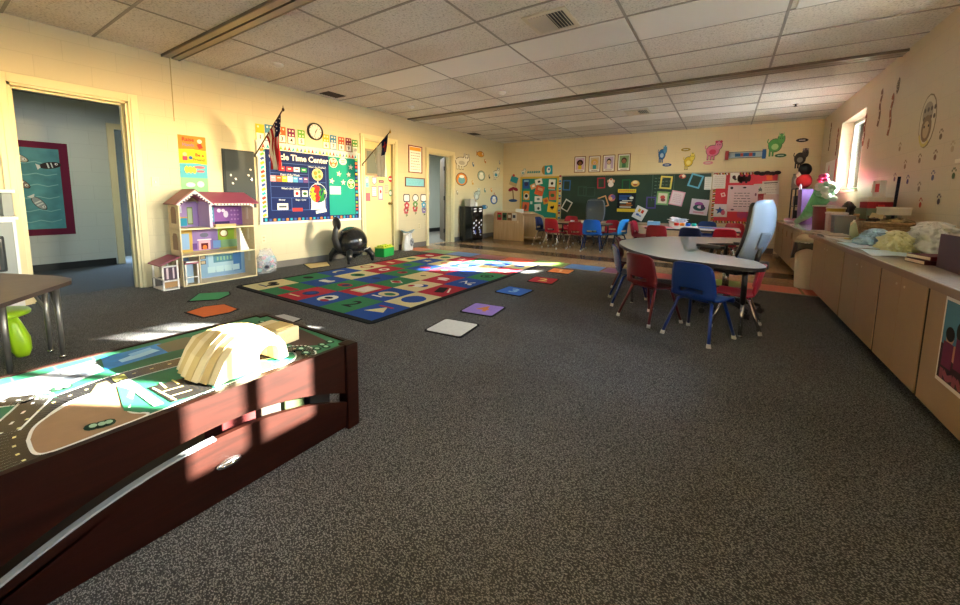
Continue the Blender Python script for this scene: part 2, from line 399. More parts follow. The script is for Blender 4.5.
# windows
def window(n, W):
    a, c, z0, z1 = W; x = RW+.15; b = MB()
    f = .05
    for (p, q) in (((x, a, z0), (x+.06, a+f, z1)), ((x, c-f, z0), (x+.06, c, z1)), ((x, a, z0), (x+.06, c, z0+f)), ((x, a, z1-f), (x+.06, c, z1))): b.b2(p, q, M_vinylframe)
    m = (a+c)/2; mw_ = .03 if c-a > 1 else .012; b.b2((x-.01, m-mw_, z0), (x+.055, m+mw_, z1), M_vinylframe)
    w = struct('window_%d' % n, b)
    MB().b2((x+.025, a+f, z0+f), (x+.032, m-.03, z1-f), M_glass).build('window_pane', w)
    MB().b2((x+.025, m+.03, z0+f), (x+.032, c-f, z1-f), M_glass).build('window_pane', w)
    MB().b2((RW-.03, a-.02, z0-.03), (x, c+.02, z0), mat('#efe6cf', .4)).build('window_sill', w)
    pd = bpy.data.lights.new('window_portal', 'AREA'); pd.shape = 'RECTANGLE'; pd.size = c-a; pd.size_y = z1-z0; pd.cycles.is_portal = True
    po = bpy.data.objects.new('window_portal', pd); COL.objects.link(po); po.location = (RW+.245, m, (z0+z1)/2); po.rotation_euler = (0, pi/2, 0); po.rotation_euler = Vector((-1, 0, 0)).to_track_quat('-Z', 'Y').to_euler()
for i, W in enumerate((W1, W2, W3, W_FILL)): window(i+1, W)  # the fourth is added for ambient light only
# outside: unseen beam on posts, added to cut the sun patches, and ground
bc = MB().b2((RW+6.2, -8, 3.96), (RW+6.5, 22, 4.62), mat('#cfc7b6', .6))
for y in (-7.5, 2, 9, 14.5, 20): bc.b2((RW+6.25, y, -.3), (RW+6.45, y+.2, 4.0), mat('#cfc7b6', .6))
struct('sun_cut_beam', bc)
struct('ground', MB().b2((RW+.25, -30, -.4), (60, 40, -.3), mat('#a8a49a', .9, var=.12, scale=.6)))

lf = struct('added_light_hallway', MB().b2((-1.6, .2, 2.4), (-1.0, 1.4, 2.46), M_white))  # unseen fixture, added with the lamp below it to brighten the hallway
ld = bpy.data.lights.new('hallway_fill', 'AREA'); ld.shape = 'RECTANGLE'; ld.size = .5; ld.size_y = 1.1; ld.energy = HALL; ld.color = (.86, .94, 1.)
lo = bpy.data.objects.new('hallway_fill', ld); COL.objects.link(lo); lo.location = (-1.3, .8, 2.38)
ld2 = ld.copy(); lo2 = bpy.data.objects.new('hallway_fill', ld2); COL.objects.link(lo2); lo2.location = (-1.2, 7.2, 2.38); ld2.energy = HALL*9  # second added lamp, brightens the space behind the far doorway
struct('added_light_hallway', MB().b2((-1.5, 6.6, 2.4), (-.9, 7.8, 2.46), M_white))  # unseen fixture for the second added lamp
# ------------------------------------------------------------------ left wall
C = lambda h: mat(h, .7, 0., .15)
WHT, BLK = C('#f3f1ec'), C('#17171a')
def onside(side, x, y, off=0.):
    if side == 'L': return onx(x, y, off)
    if side == 'R': return onx(x, y, RW-off)
    return ony(x, y, RL-off)
def pin(side, name, label, cat, x, y, w, h, draw, off=.002, rot=0., group=None, m0=None):
    """flat thing on a wall: photo point of its middle, size in metres; draw(Flat, w, h)"""
    a, b = onside(side, x, y, off)
    f = Flat(); draw(f, w, h)
    o = f.build(name, mw=frame(side, a, b, off) @ Matrix.Rotation(rot, 4, 'Z'))
    return tag(o, label, cat, group)
def card(base, *layers):
    """draw function: base sheet and shapes given in units of half width / half height"""
    def d(f, w, h):
        f.p(rc(0, 0, w, h), base)
        for kind, m, *a in layers:
            if kind == 'r': f.p(rc(a[0]*w/2, a[1]*h/2, a[2]*w, a[3]*h, a[4] if len(a) > 4 else 0), m)
            elif kind == 'e': f.p(ell(a[0]*w/2, a[1]*h/2, a[2]*w/2, a[3]*h/2), m)
            elif kind == 's': f.p(star(a[0]*w/2, a[1]*h/2, a[2]*w/2), m)
            elif kind == 'p': f.p([(q[0]*w/2, q[1]*h/2) for q in a[0]], m)
            elif kind == 't': f.t(a[0], a[1]*h, m, a[2]*w/2, a[3]*h/2, a[4] if len(a) > 4 else .02, sx=a[5] if len(a) > 5 else 1.)
            elif kind == 'lines':            # illegible writing: short bars
                n, x0, x1, y0, y1 = a; rnd = random.Random(n*7+int(w*1000))
                q = []
                for i in range(n):
                    yy = y0+(y1-y0)*i/max(n-1, 1); x = x0
                    while x < x1-.1:
                        l = rnd.uniform(.12, .34); xe = min(x+l, x1)
                        q.append(rc((x+xe)/2*w/2, yy*h/2, (xe-x)*w/2, h*.022)); x = xe+.08
                f.same(q, m)
    return d
def frame_only(m, t=.18):
    def d(f, w, h):
        tt = t*w; f.same([rc(0, h/2-tt/2, w, tt), rc(0, -h/2+tt/2, w, tt), rc(-w/2+tt/2, 0, tt, h-2*tt), rc(w/2-tt/2, 0, tt, h-2*tt)], m)
    return d
# switch and outlets
def plate(side, x, y, label, kind):
    a, b = onside(side, x, y)
    t = thing('light_switch' if kind == 's' else 'wall_outlet', label, 'light switch' if kind == 's' else 'outlet', mw=frame(side, a, b, 0))
    MB().box((0, 0, .004), (.07, .115, .008), mat('#ded2ae', .4), None, .002).build('cover_plate', t)
    if kind == 's': MB().box((0, 0, .012), (.012, .026, .016), WHT).build('toggle', t)
    else:
        for s in (-1, 1): MB().prism(rc(0, s*.024, .034, .03, 0, .008), .008, .0105, mat('#b7ab88', .4)).build('socket', t)
plate('L', 155, 182, 'cream light switch on the wall right of the open doorway', 's')
plate('L', 263.5, 239, 'wall outlet under the blue bulletin board, above the bag of toys', 'o')
plate('L', 419, 226, 'small wall outlet right of the white bag, under the three paper frames', 'o')
# behaviour poster
def poster(f, w, h):
    f.p(rc(0, 0, w, h), WHT)
    q = h/4
    for i, c in enumerate(('#f08a3c', '#f6d33a', '#5fb7d6', '#8dc79a')):
        y = h/2-q*(i+.5); f.p([(-w/2, y+q/2), (0, y+q/2+(.01 if i else 0)), (w/2, y+q/2), (w/2, y-q/2), (0, y-q/2-.015), (-w/2, y-q/2)] if i < 3 else rc(0, y, w, q), C(c))
    f.t('Raise', .062, C('#b03a3a'), -.045, h/2-.05); f.t('Hands', .05, C('#4f7fb0'), -.045, h/2-.115)
    f.p(ell(.08, h/2-.06, .026), C('#f5e7d2')); f.p(rc(.08, h/2-.12, .05, .06, .4), C('#d0463c'))
    f.t('Be a', .055, C('#8a2f2f'), .07, q-.06); f.t('Friend', .05, C('#6a8a3a'), .06, q-.12)
    f.p(ell(-.09, q-.06, .024), C('#f2c9a0')); f.p(rc(-.09, q-.11, .05, .05), C('#c94a6a')); f.p(ell(-.03, q-.1, .022), C('#3d6fae'))
    f.same([ell(-.08+.04*k, -.075, .024, .045) for k in range(3)], C('#f0dc5a')); f.same([ell(.06, -.04, .06, .018), ell(.07, -.09, .045, .014)], C('#e07a8a'))
    f.same([ell(-.05, -q-.09, .05, .03), ell(.06, -q-.08, .04, .04)], C('#cfe2ea'))
pin('L', 'poster', 'tall poster in orange, yellow, blue and green bands above the dollhouse', 'poster', 193.5, 164, .30, .70, poster)
# electrical panel
t = thing('electrical_panel', 'dark grey metal electrical panel on the wall above the dollhouse', 'electrical panel', mw=frame('L', 2.215, 1.33))
g1 = mat('#3c4349', .6, 0, .2)
MB().box((0, 0, .012), (.41, .80, .024), g1, None, .004).build('panel_box', t)
d = MB().box((0, 0, .03), (.37, .75, .012), mat('#424a50', .6, 0, .2), None, .003); d.build('panel_door', t)
MB().box((.15, -.0, .042), (.02, .07, .014), M_chrome, None, .003).build('latch', t)
for k, (x, y) in enumerate(((-.12, .05), (-.06, .0), (-.1, -.06), (.11, .06), (.14, 0.14))):
    tag(MB().prism(rc(x, y, .022, .03, .3*k, .006), .0365, .038, WHT).build('magnet', mw=frame('L', 2.215, 1.33)), ['white magnet on the grey electrical panel, at the left edge', 'white magnet on the grey electrical panel, second from the left', 'lowest white magnet on the grey electrical panel', 'white magnet low at the right side of the grey electrical panel', 'highest white magnet on the grey electrical panel'][k], 'magnet', 'white magnets on the panel')
# bulletin board
BW, BH = 1.79, 1.19; BMW = frame('L', 3.376, 1.29)
t = thing('bulletin_board', 'large wall bulletin board with teal paper and bright scalloped border', 'bulletin board', mw=BMW)
MB().box((0, 0, .006), (BW, BH, .012), C('#1f9a8b')).build('backing_paper', t)
b = MB()
for (x, y, w, h) in ((0, BH/2, BW+.06, .035), (0, -BH/2, BW+.06, .035), (-BW/2, 0, .035, BH), (BW/2, 0, .035, BH)): b.box((x, y, .014), (w, h, .028), WHT)
b.build('board_frame', t)
f = Flat(); f.z = .0125
f.same([rc(0, BH/2-.055, BW-.03, .085), rc(-BW/2+.055, -.04, .085, BH-.2), ], WHT); f.same([rc(0, -BH/2+.05, BW-.03, .075), rc(BW/2-.05, -.04, .075, BH-.2)], C('#27305a'))
bc = ['#d8433f', '#2fb5c9', '#f2c23a', '#3f5fb0', '#7bbf4a', '#e58a3a']; sh = {c: [] for c in bc}
for k in range(26):
    x = -BW/2+.05+k*.066; sh[bc[k % 6]].append([(x, BH/2-.09), (x+.03, BH/2-.02), (x+.056, BH/2-.09), (x+.03, BH/2-.075)]); sh[bc[(k*2+1) % 6]].append(rc(x+.02, -BH/2+.05, .036, .045))
for k in range(16):
    y = -BH/2+.12+k*.064; sh[bc[(k+2) % 6]].append(rc(-BW/2+.055, y, .06, .036, .5)); sh[bc[(k*5+1) % 6]].append(rc(BW/2-.05, y, .05, .036))
for c in bc: f.same(sh[c], C(c)); f.z -= .0005
f.build('scalloped_border', t)
# the navy pocket chart
CW, CH = 1.06, 1.03; CMW = frame('L', 3.11, 1.275, .018); NAVY = C('#16265e')
t = thing('pocket_chart', 'navy blue pocket chart headed Circle Time Center, on the left of the bulletin board', 'wall chart', mw=CMW)
f = Flat(); f.p(rc(0, 0, CW, CH), NAVY)
f.same([rc(0, .33, .94, .008), rc(-.47, -.03, .008, .72), rc(.15, -.03, .008, .72), rc(.47, -.03, .008, .72), rc(-.16, .175, .62, .008), rc(-.16, -.03, .62, .008), rc(.31, .06, .32, .008), rc(-.16, -.2, .62, .008), rc(-.15, -.3, .008, .2), rc(0, -.39, .94, .008)], C('#4a66a8'))
f.t('Circle Time Center', .125, WHT, .02, .42, .03)
for s, x, y, z in (('Days of the Week', -.16, .155, .042), ("What's the Weather?", .31, .305, .036), ("What's the Letter?", -.16, -.055, .04), ('Months', .31, .035, .036), ('Shape  Color', .0, -.23, .034), ('Money', -.31, -.23, .036)): f.t(s, z, C('#dfe6f4'), x, y, .015)
f.build('chart_sheet', t)
ci = 0
def chart_card(name, label, x, y, w, h, base, *layers, group=None):
    f = Flat(); card(base, *layers)(f, w, h)
    return tag(f.build(name, mw=CMW @ Matrix.Translation((x, y, .004))), label, 'card', group)
for k, c in enumerate(('#e6a3b4', '#b5683a', '#e8c83a', '#e8eef2', '#5aa9dd', '#3a5fb8', '#6a4a8a')):
    chart_card('pocket_card', ['pink', 'brown', 'yellow', 'white', 'light blue', 'royal blue', 'purple'][k]+' weekday card in the row of seven on the navy chart', -.43+k*.088, .09, .082, .09, C(c), ('r', WHT, 0, .3, .6, .12), group='weekday cards on the navy chart')
for k, (c, n) in enumerate((('#b23a44', 'red'), ('#c8404c', 'bright red'), ('#f0f0ec', 'white with a red top'), ('#2f8a5a', 'green'))):
    chart_card('pocket_card', n+' card in the top row of the navy chart', -.29+k*.12, .245, .1, .07, C(c), ('r', WHT if k != 2 else C('#c43c40'), 0, .1, .5, .25), group='cards in the top row of the navy chart')
chart_card('pocket_card', 'white card with a red apple on the navy chart', -.06, -.13, .1, .1, WHT, ('e', C('#c22a2a'), 0, 0, .55, .55))
chart_card('pocket_card', 'white card with a green leaf on the navy chart', .075, -.13, .1, .1, WHT, ('e', C('#3d6a3a'), 0, 0, .7, .5))
chart_card('pocket_card', 'white price card low on the left of the navy chart', -.3, -.335, .17, .1, WHT, ('r', C('#555a66'), 0, 0, .7, .3))
chart_card('pocket_card', 'red strip card below the white price card on the navy chart', -.06, -.385, .17, .055, C('#c8433f'))
def disc(name, label, x, y, draw):
    f = Flat(); draw(f); return tag(f.build(name, mw=CMW @ Matrix.Translation((x, y, .004))), label, 'cutout')
disc('balloon_cutout', 'round many-coloured weather wheel on the navy chart', .31, .19, lambda f: (f.p(ell(0, 0, .1), C('#e9d29a')), f.same([ell(-.035, .02, .035), ell(.04, -.03, .03)], C('#c98a3a')), f.same([ell(.03, .045, .03), ell(-.03, -.045, .03)], C('#7aa35a')), f.p(star(0, -.125, .02), WHT)))
def gum(f):
    f.p(rc(0, -.17, .26, .18), C('#d9dde6')); f.p([(-.14, -.27), (.14, -.27), (.1, -.15), (-.1, -.15)], C('#eef0f4')); f.p(ell(0, 0, .165), C('#cfd8ea')); f.p(ell(0, 0, .155), C('#27365f'))
    rnd = random.Random(3); q = {}
    for i in range(90):
        a = rnd.uniform(0, 2*pi); r = .14*sqrt(rnd.random()); x, y = r*cos(a), r*sin(a); q.setdefault('#f0c83a' if x < -.06 else '#c9332f' if x < .03 else '#2f8a3f' if x < .11 else '#f0e2a0', []).append((x, y))
    for c, L in q.items():
        for i in range(0, len(L), 1): f.prism(ell(L[i][0], L[i][1], .02, n=8), f.z, f.z+.001+.0004*(i % 5), C(c))
disc('gumball_machine_cutout', 'paper gumball machine cutout full of coloured chips on the navy chart', .31, -.12, gum)
disc('paper_strip', 'white paper strip at the lower right of the navy chart', .36, -.42, lambda f: (f.p(rc(0, 0, .2, .05, .15), WHT)))
# cutouts on the teal side
def owl(c, beak):
    def d(f, w, h):
        f.p(ell(0, 0, w/2, h/2), WHT); f.p(ell(0, 0, w*.44, h*.44), C(c)); f.same([ell(-w*.17, h*.17, w*.15), ell(w*.17, h*.17, w*.15)], WHT); f.same([ell(-w*.15, h*.17, w*.06), ell(w*.15, h*.17, w*.06)], BLK); f.p([(-.02, 0), (.02, 0), (0, -.03)], C(beak)); f.p(ell(0, -h*.22, w*.2, h*.12), C('#f3d9b0'))
    return d
P2 = lambda x, y: (255+x/6.373, 135+y/6.373)
pin('L', 'owl_cutout', 'orange owl paper cutout on the teal side of the bulletin board', 'cutout', *P2(499, 177), .17, .17, owl('#e8734a', '#f2c23a'), .02)
pin('L', 'frog_cutout', 'green frog paper cutout on the right of the bulletin board', 'cutout', *P2(612, 312), .16, .17, owl('#4d9a3f', '#f0d0a0'), .02)
pin('L', 'speech_bubble_cutout', 'white speech bubble cutout beside the orange owl', 'cutout', *P2(560, 169), .16, .12, lambda f, w, h: (f.p(ell(0, 0, w/2, h/2), WHT), f.same([rc(0, .015, .09, .01), rc(0, -.015, .07, .01)], C('#5a5f6a'))), .02)
for (x, y, l) in ((610, 205, 'pale star cutout at the upper right of the teal board'), (535, 247, 'white star cutout under the speech bubble'), (597, 253, 'peach star cutout left above the green frog'), (490, 293, 'pale star cutout beside the edge of the navy chart'), (563, 302, 'pale star cutout just left of the green frog')):
    pin('L', 'star_cutout', l, 'cutout', *P2(x, y), .1, .1, lambda f, w, h: (f.p(star(0, 0, .055), C('#f4d8cc')), f.p(ell(0, 0, .02), WHT)), .02, random.uniform(-.3, .3), 'star cutouts on the teal board')
pin('L', 'lined_sheet', 'white chart sheet below the stars on the teal board', 'paper', *P2(513, 352), .22, .14, card(C('#e4edf0'), ('lines', C('#7c8f9a'), 5, -.85, .85, .7, -.7)), .02)
# clock
t = thing('wall_clock', 'round black rimmed wall clock above the bulletin board', 'clock', mw=frame('L', 3.412, 2.16))
MB().lathe([(.135, 0), (.14, .02), (.135, .035), (.118, .036), (.116, .01)], M_black, 36).build('rim', t)
fc = Flat(); fc.z = .016; fc.p(ell(0, 0, .118, n=36), WHT); fc.same([rc(.1*cos(k*pi/6), .1*sin(k*pi/6), .022, .006, k*pi/6) for k in range(12)], BLK); fc.build('dial', t)
hd = Flat(); hd.z = .021; hd.p(strip([(0, -.02), (.035, .05)], .008), BLK); hd.p(strip([(.005, .02), (-.02, -.09)], .006), BLK); hd.build('hands', t)
# number cards
P5 = lambda x, y: (240+x/5.5, 90+y/5.5)
nc = [(110, 235), (160, 237), (230, 247), (282, 257), (337, 263), (473, 285), (513, 289), (557, 298), (597, 303), (632, 312)]
cc = ['#d9c13c', '#4f86a8', '#d0693a', '#7d2f5a', '#6fae4a', '#d6b63a', '#3f86b8', '#c8543a', '#8a2f52', '#4f8f45']; nm = ['yellow', 'blue', 'orange', 'plum', 'green']
for k, (x, y) in enumerate(nc):
    pin('L', 'number_card', '%s wall card with the number %d, above the bulletin board' % (nm[k % 5], k+1), 'card', *P5(x, y), .125, .245, card(C(cc[k]), ('r', WHT, 0, -.45, .84, .42), ('t', BLK, str(k+1), .34, 0, -.48), *[('e', C('#f4e8c8'), -.4+.8*(i % 2), .7-.5*(i//2), .22, .12) for i in range(min(k+1, 4))]), group='number cards over the bulletin board')
# flags on slanted poles
def flag(Y, tip, base, label, kind):
    t = thing('wall_flag', label, 'flag', (0, Y, base))
    tx, tz = tip; T = Vector((tx, 0, tz-base))
    MB().tube([(.0, 0, 0), T*1.0], .009, mat('#3a2a1c', .4), 10).build('pole', t)
    MB().lathe([(.03, 0), (.03, .008), (.014, .02), (.014, .05)], mat('#8a8a86', .3, .8), 14).build('bracket', t, mw=frame('L', Y, base))
    MB().lathe([(.004, -.03), (.016, -.015), (.018, 0), (.006, .02), (.002, .05)], mat('#3a2a1c' if kind else '#b08a3a', .3, .6), 12).build('finial', t, loc=T)
    nu, nv = 26, 24; b = MB(); s0, s1 = .42, .94; L = .62
    R_, W_, B_, G_ = C('#a8242c'), C('#efe9dc'), C('#1a2148'), C('#c0272d')
    V = [[None]*(nu+1) for _ in range(nv+1)]
    for j in range(nv+1):
        v = j/nv
        for i in range(nu+1):
            u = i/nu; s = s0+(s1-s0)*u; p = T*s
            sq = 1-.45*v**.7; xm = (T*(s0+(s1-s0)*.62)).x
            x = xm+(p.x-xm)*sq; z = p.z*(1-v)+(p.z*.55+(T*s0).z*.45-.0)*v - L*v*(.72+.28*u)
            y = .035*sin(u*17+v*2)*(.25+v*.9)+.01*sin(v*9)
            V[j][i] = b.verts([(x, y, z)])[0]
    for j in range(nv):
        for i in range(nu):
            fa = b.bm.faces.new([V[j][i], V[j][i+1], V[j+1][i+1], V[j+1][i]]); u = (i+.5)/nu; v = (j+.5)/nv
            if kind: m = B_ if (u > .5 and v < .34) else (R_ if int(u*13) % 2 == 0 else W_)
            else:
                can = u > .52 and v < .40
                m = B_ if can else W_
                if can and ((abs(u-.76) < .025 and .1 < v < .34) or (abs(v-.18) < .025 and .66 < u < .87)): m = G_
            b._fin([fa], m, True)
    if kind:
        for i in range(3):
            for j in range(3):
                u, v = .6+.13*i, .06+.09*j; q = V[int(v*nv)][int(u*nu)].co
                b.ball((q.x, q.y-.004, q.z), .008, W_, 6, 4)
    o = b.build('cloth', t); solid(o, .002)
flag(2.445, (.77, 2.24), 1.68, 'American flag drooping from a slanted pole at the left of the bulletin board', 1)
flag(4.355, (.76, 2.24), 1.69, 'white flag with blue corner and red cross on a slanted pole by the closed door', 0)
# notices on the closed door (door plane) and the wall beyond
PD = lambda x, y: onx(x, y, -.05)
def dpin(label, x, y, w, h, draw, cnt=[0]):
    cnt[0] += 1; o_ = .003*(cnt[0] % 3); a, c = onx(x, y, -.055); f = Flat(); draw(f, w, h)
    return tag(f.build('notice_card', mw=frame('L', a, c, -.0545+o_)), label, 'card', 'small notices on the closed door')
RED_, PNK, LBL, PUR = C('#c8404a'), C('#e89aa2'), C('#7fb5d8'), C('#5a3f7a')
ln = ('lines', C('#6a5a72'), 4, -.7, .7, .6, -.6)
dn = [('pale blue notice at the left edge of the closed door', 366.7, 182, .1, .2, card(LBL, ('e', WHT, 0, .3, .7, .4), ln)),
      ('white shield shaped notice left of the middle of the closed door', 374, 181, .12, .16, lambda f, w, h: (f.p([(-w/2, h/2), (w/2, h/2), (w/2, -.2*h), (0, -h/2), (-w/2, -.2*h)], C('#8a6a9a')), f.p([(-w*.38, h*.4), (w*.38, h*.4), (w*.38, -.15*h), (0, -h*.38), (-w*.38, -.15*h)], WHT))),
      ('pink notice at the top left under the door window', 369.5, 173, .13, .11, card(PNK, ln)),
      ('pink notice at the top right under the door window', 376.5, 174, .13, .11, card(C('#e0868e'), ln)),
      ('white notice with purple edge in the middle of the closed door', 374, 191.5, .13, .2, card(PUR, ('r', WHT, 0, 0, .85, .88), ln)),
      ('tall pink and purple notice right of the middle of the closed door', 380.6, 193, .12, .28, card(C('#b48ab0'), ('r', C('#f1dfe6'), 0, 0, .7, .8), ('e', RED_, 0, .2, .4, .25))),
      ('peach notice at the right of the closed door', 386.3, 189, .12, .2, card(C('#eab7a4'), ('lines', C('#a4605a'), 5, -.7, .7, .7, -.7))),
      ('red round stop notice at the right edge of the closed door', 390.2, 179, .13, .13, lambda f, w, h: (f.p(ell(0, 0, w/2, n=8), RED_), f.p(rc(0, 0, w*.7, h*.2), WHT))),
      ('green ring notice below the red round one on the closed door', 390.5, 193, .12, .14, lambda f, w, h: (f.p(ell(0, 0, w/2, h/2), C('#5f9a6a')), f.p(ell(0, 0, w*.3, h*.3), WHT))),
      ('small red notice low at the left edge of the closed door', 367.5, 197, .13, .16, card(C('#d8707a'), ln)),
      ('dark purple strip notice hanging above the tall pink one', 381, 181.5, .13, .05, card(C('#5a3a5a'), ('r', PNK, 0, 0, .7, .3)))]
for q in dn: dpin(*q)
def framed(side, x, y, w, h, label, fm, draw, name='framed_notice', cat='framed sheet', t=.02):
    a, c = onside(side, x, y); th = thing(name, label, cat, mw=frame(side, a, c, 0))
    b = MB(); b.box((0, h/2-t/2, .006), (w, t, .012), fm).box((0, -h/2+t/2, .006), (w, t, .012), fm).box((-w/2+t/2, 0, .006), (t, h-2*t, .012), fm).box((w/2-t/2, 0, .006), (t, h-2*t, .012), fm); b.build('frame', th)
    f = Flat(); f.z = .002; draw(f, w-2*t, h-2*t); f.build('sheet', th); return th
framed('L', 415.3, 159.5, .43, .58, 'tall white notice in a dark red frame beside the far doorway', C('#7a3038'), card(WHT, ('r', C('#e8a23c'), 0, .82, .9, .14), ('lines', C('#7a7f88'), 7, -.75, .75, .5, -.8)))
framed('L', 415, 182.3, .62, .2, 'wide blue notice in a dark red frame below the tall white one', C('#7a4a4a'), card(C('#7cc3dd'), ('lines', C('#4f8fb0'), 3, -.7, .7, .4, -.4)))
def badge(shape):
    def d(f, w, h):
        o = {'s': rc(0, 0, w, h, 0, .04), 'c': ell(0, 0, w/2, h/2, 20)}[shape]; i = {'s': rc(0, 0, w*.78, h*.78, 0, .03), 'c': ell(0, 0, w*.39, h*.39, 20)}[shape]
        f.p(o, C('#3a2a4a')); f.p(i, WHT)
    return d
def flower(c):
    def d(f, w, h):
        f.same([ell(.045*cos(k*2*pi/5+.3), .045*sin(k*2*pi/5+.3), .036) for k in range(5)], C(c)); f.p(ell(0, 0, .025), C('#f0e2d8')); f.p(rc(0, -.1, .012, .07), C('#4a6a3a')); f.p(ell(.025, -.1, .022, .012), C('#4a6a3a'))
    return d
for x, s, n in ((406.7, 's', 'left'), (415.5, 'c', 'middle, round'), (423.5, 's', 'right')):
    pin('L', 'paper_badge', 'dark edged white paper badge under the blue notice, '+n+' one of the row', 'badge', x, 198, .2, .17, badge(s), group='paper badges')
for x, y, c, l in ((406.8, 205.5, '#c8505a', 'red paper flower under the left badge'), (406.2, 210.5, '#d0606a', 'lower red paper flower of the left badge'), (415.3, 204.5, '#6a9a5a', 'green paper flower under the round badge'), (415.2, 208.5, '#c84a55', 'red paper flower under the round badge'), (423.7, 204.8, '#5aa5c8', 'blue paper flower under the right badge'), (423.9, 210, '#8a7ab0', 'purple paper flower under the right badge')):
    pin('L', 'paper_flower', l, 'cutout', x, y, .1, .1, flower(c), .004, group='paper flowers by the far doorway')
plate('L', 428.6, 193.5, 'small switch plate at the edge of the far doorway', 's')
# animal stickers
def critter(body, head, acc, legs=4, ear='o', tail=1):
    def d(f, w, h):
        K = BLK
        f.same([ell(-.02*w, -.02*h, w*.40, h*.30), ell(w*.3, h*.24, w*.22, h*.24)]+[rc(-w*.28+w*.17*k, -h*.34, w*.11, h*.3) for k in range(legs)], C('#3a3430'))
        f.same([ell(-.02*w, -.02*h, w*.37, h*.27)]+[rc(-w*.28+w*.17*k, -h*.33, w*.08, h*.26) for k in range(legs)], C(body))
        f.p(ell(w*.3, h*.24, w*.19, h*.21), C(head))
        if ear == 'o': f.same([ell(w*.17, h*.42, w*.08), ell(w*.43, h*.42, w*.08)], C(acc))
        elif ear == 't': f.same([[(w*.14, h*.36), (w*.24, h*.36), (w*.17, h*.56)], [(w*.36, h*.36), (w*.46, h*.36), (w*.43, h*.56)]], C(acc))
        f.p(ell(-w*.02, -h*.08, w*.2, h*.13), C(acc))
        f.same([ell(w*.24, h*.27, w*.03), ell(w*.36, h*.27, w*.03)], K)
        if tail: f.p(strip([(-w*.36, h*.02), (-w*.46, h*.14), (-w*.42, h*.26)], w*.06), C(body))
    return d
def fishy(body, acc):
    def d(f, w, h):
        f.p(ell(0, 0, w*.42, h*.34), C('#3a3430')); f.p([(-w*.3, 0), (-w*.5, h*.3), (-w*.5, -h*.3)], C(acc)); f.p(ell(0, 0, w*.38, h*.3), C(body)); f.same([rc(-w*.08, 0, w*.06, h*.5), rc(w*.06, 0, w*.05, h*.5)], C(acc)); f.p(ell(w*.24, h*.06, w*.06), WHT); f.p(ell(w*.25, h*.06, w*.03), BLK)
    return d
def shell(c1, c2):
    def d(f, w, h):
        f.p(ell(0, 0, w/2, h/2), C('#4a4440')); f.p(ell(0, 0, w*.45, h*.45), C(c1)); f.p(ell(0, -h*.08, w*.3, h*.28), C(c2)); f.p(ell(.0, h*.2, w*.22, h*.12), WHT)
    return d
P7 = lambda x, y: (390+x/7.115, 130+y/7.115)
LS = [(512, 225, .68, .42, critter('#dcd8cc', '#e6e2d8', '#b8b4a8', 3), 'large white animal sticker at the top left of the far wall decals'), (645, 172, .42, .24, fishy('#d89a3c', '#b8762a'), 'orange fish sticker high on the wall past the far doorway'), (510, 350, .52, .34, shell('#d8883c', '#6aa5b8'), 'round orange and teal sticker beside the far doorway'),
      (650, 325, .4, .28, shell('#9ab0a8', '#e6e4dc'), 'pale green round sticker in the middle of the wall decals'), (755, 312, .42, .36, critter('#d5d8d2', '#e3e3dd', '#4a90b0', 2, 't'), 'white and blue animal sticker near the room corner'), (617, 465, .34, .42, critter('#a8b4b0', '#b8c4c0', '#d0d8d4', 2), 'grey tall animal sticker above the black cabinet'),
      (740, 495, .42, .28, shell('#4a6aa8', '#e0d8d0'), 'blue striped round sticker above the wooden book rack'), (670, 548, .45, .18, fishy('#3f7fa8', '#2a5a80'), 'blue fish sticker just right of the black cabinet')]
for x, y, w, h, dr, l in LS: pin('L', 'wall_sticker', l, 'sticker', *P7(x, y), w, h, dr, group='animal stickers on the left wall')
SM = [(592, 245, '#4a6a90', 'slate blue'), (677, 222, '#b8743a', 'brown'), (780, 232, '#8a8f94', 'grey'), (707, 332, '#3a3a3a', 'black'), (588, 375, '#c89a4a', 'ochre'), (675, 430, '#3f7f8a', 'teal'), (722, 428, '#d08a3a', 'orange'), (478, 445, '#a09a88', 'beige'), (605, 490, '#c0703a', 'rust'), (745, 460, '#b05a4a', 'red brown')]
for x, y, c, n in SM: pin('L', 'wall_sticker', 'tiny %s sticker among the animal stickers on the left wall' % n, 'sticker', *P7(x, y), .08, .13, lambda f, w, h: (f.p(ell(0, 0, w/2, h/2, 10, rot=.4), C(c)), f.p(ell(.01, .02, w*.2, h*.16), WHT)), group='animal stickers on the left wall')
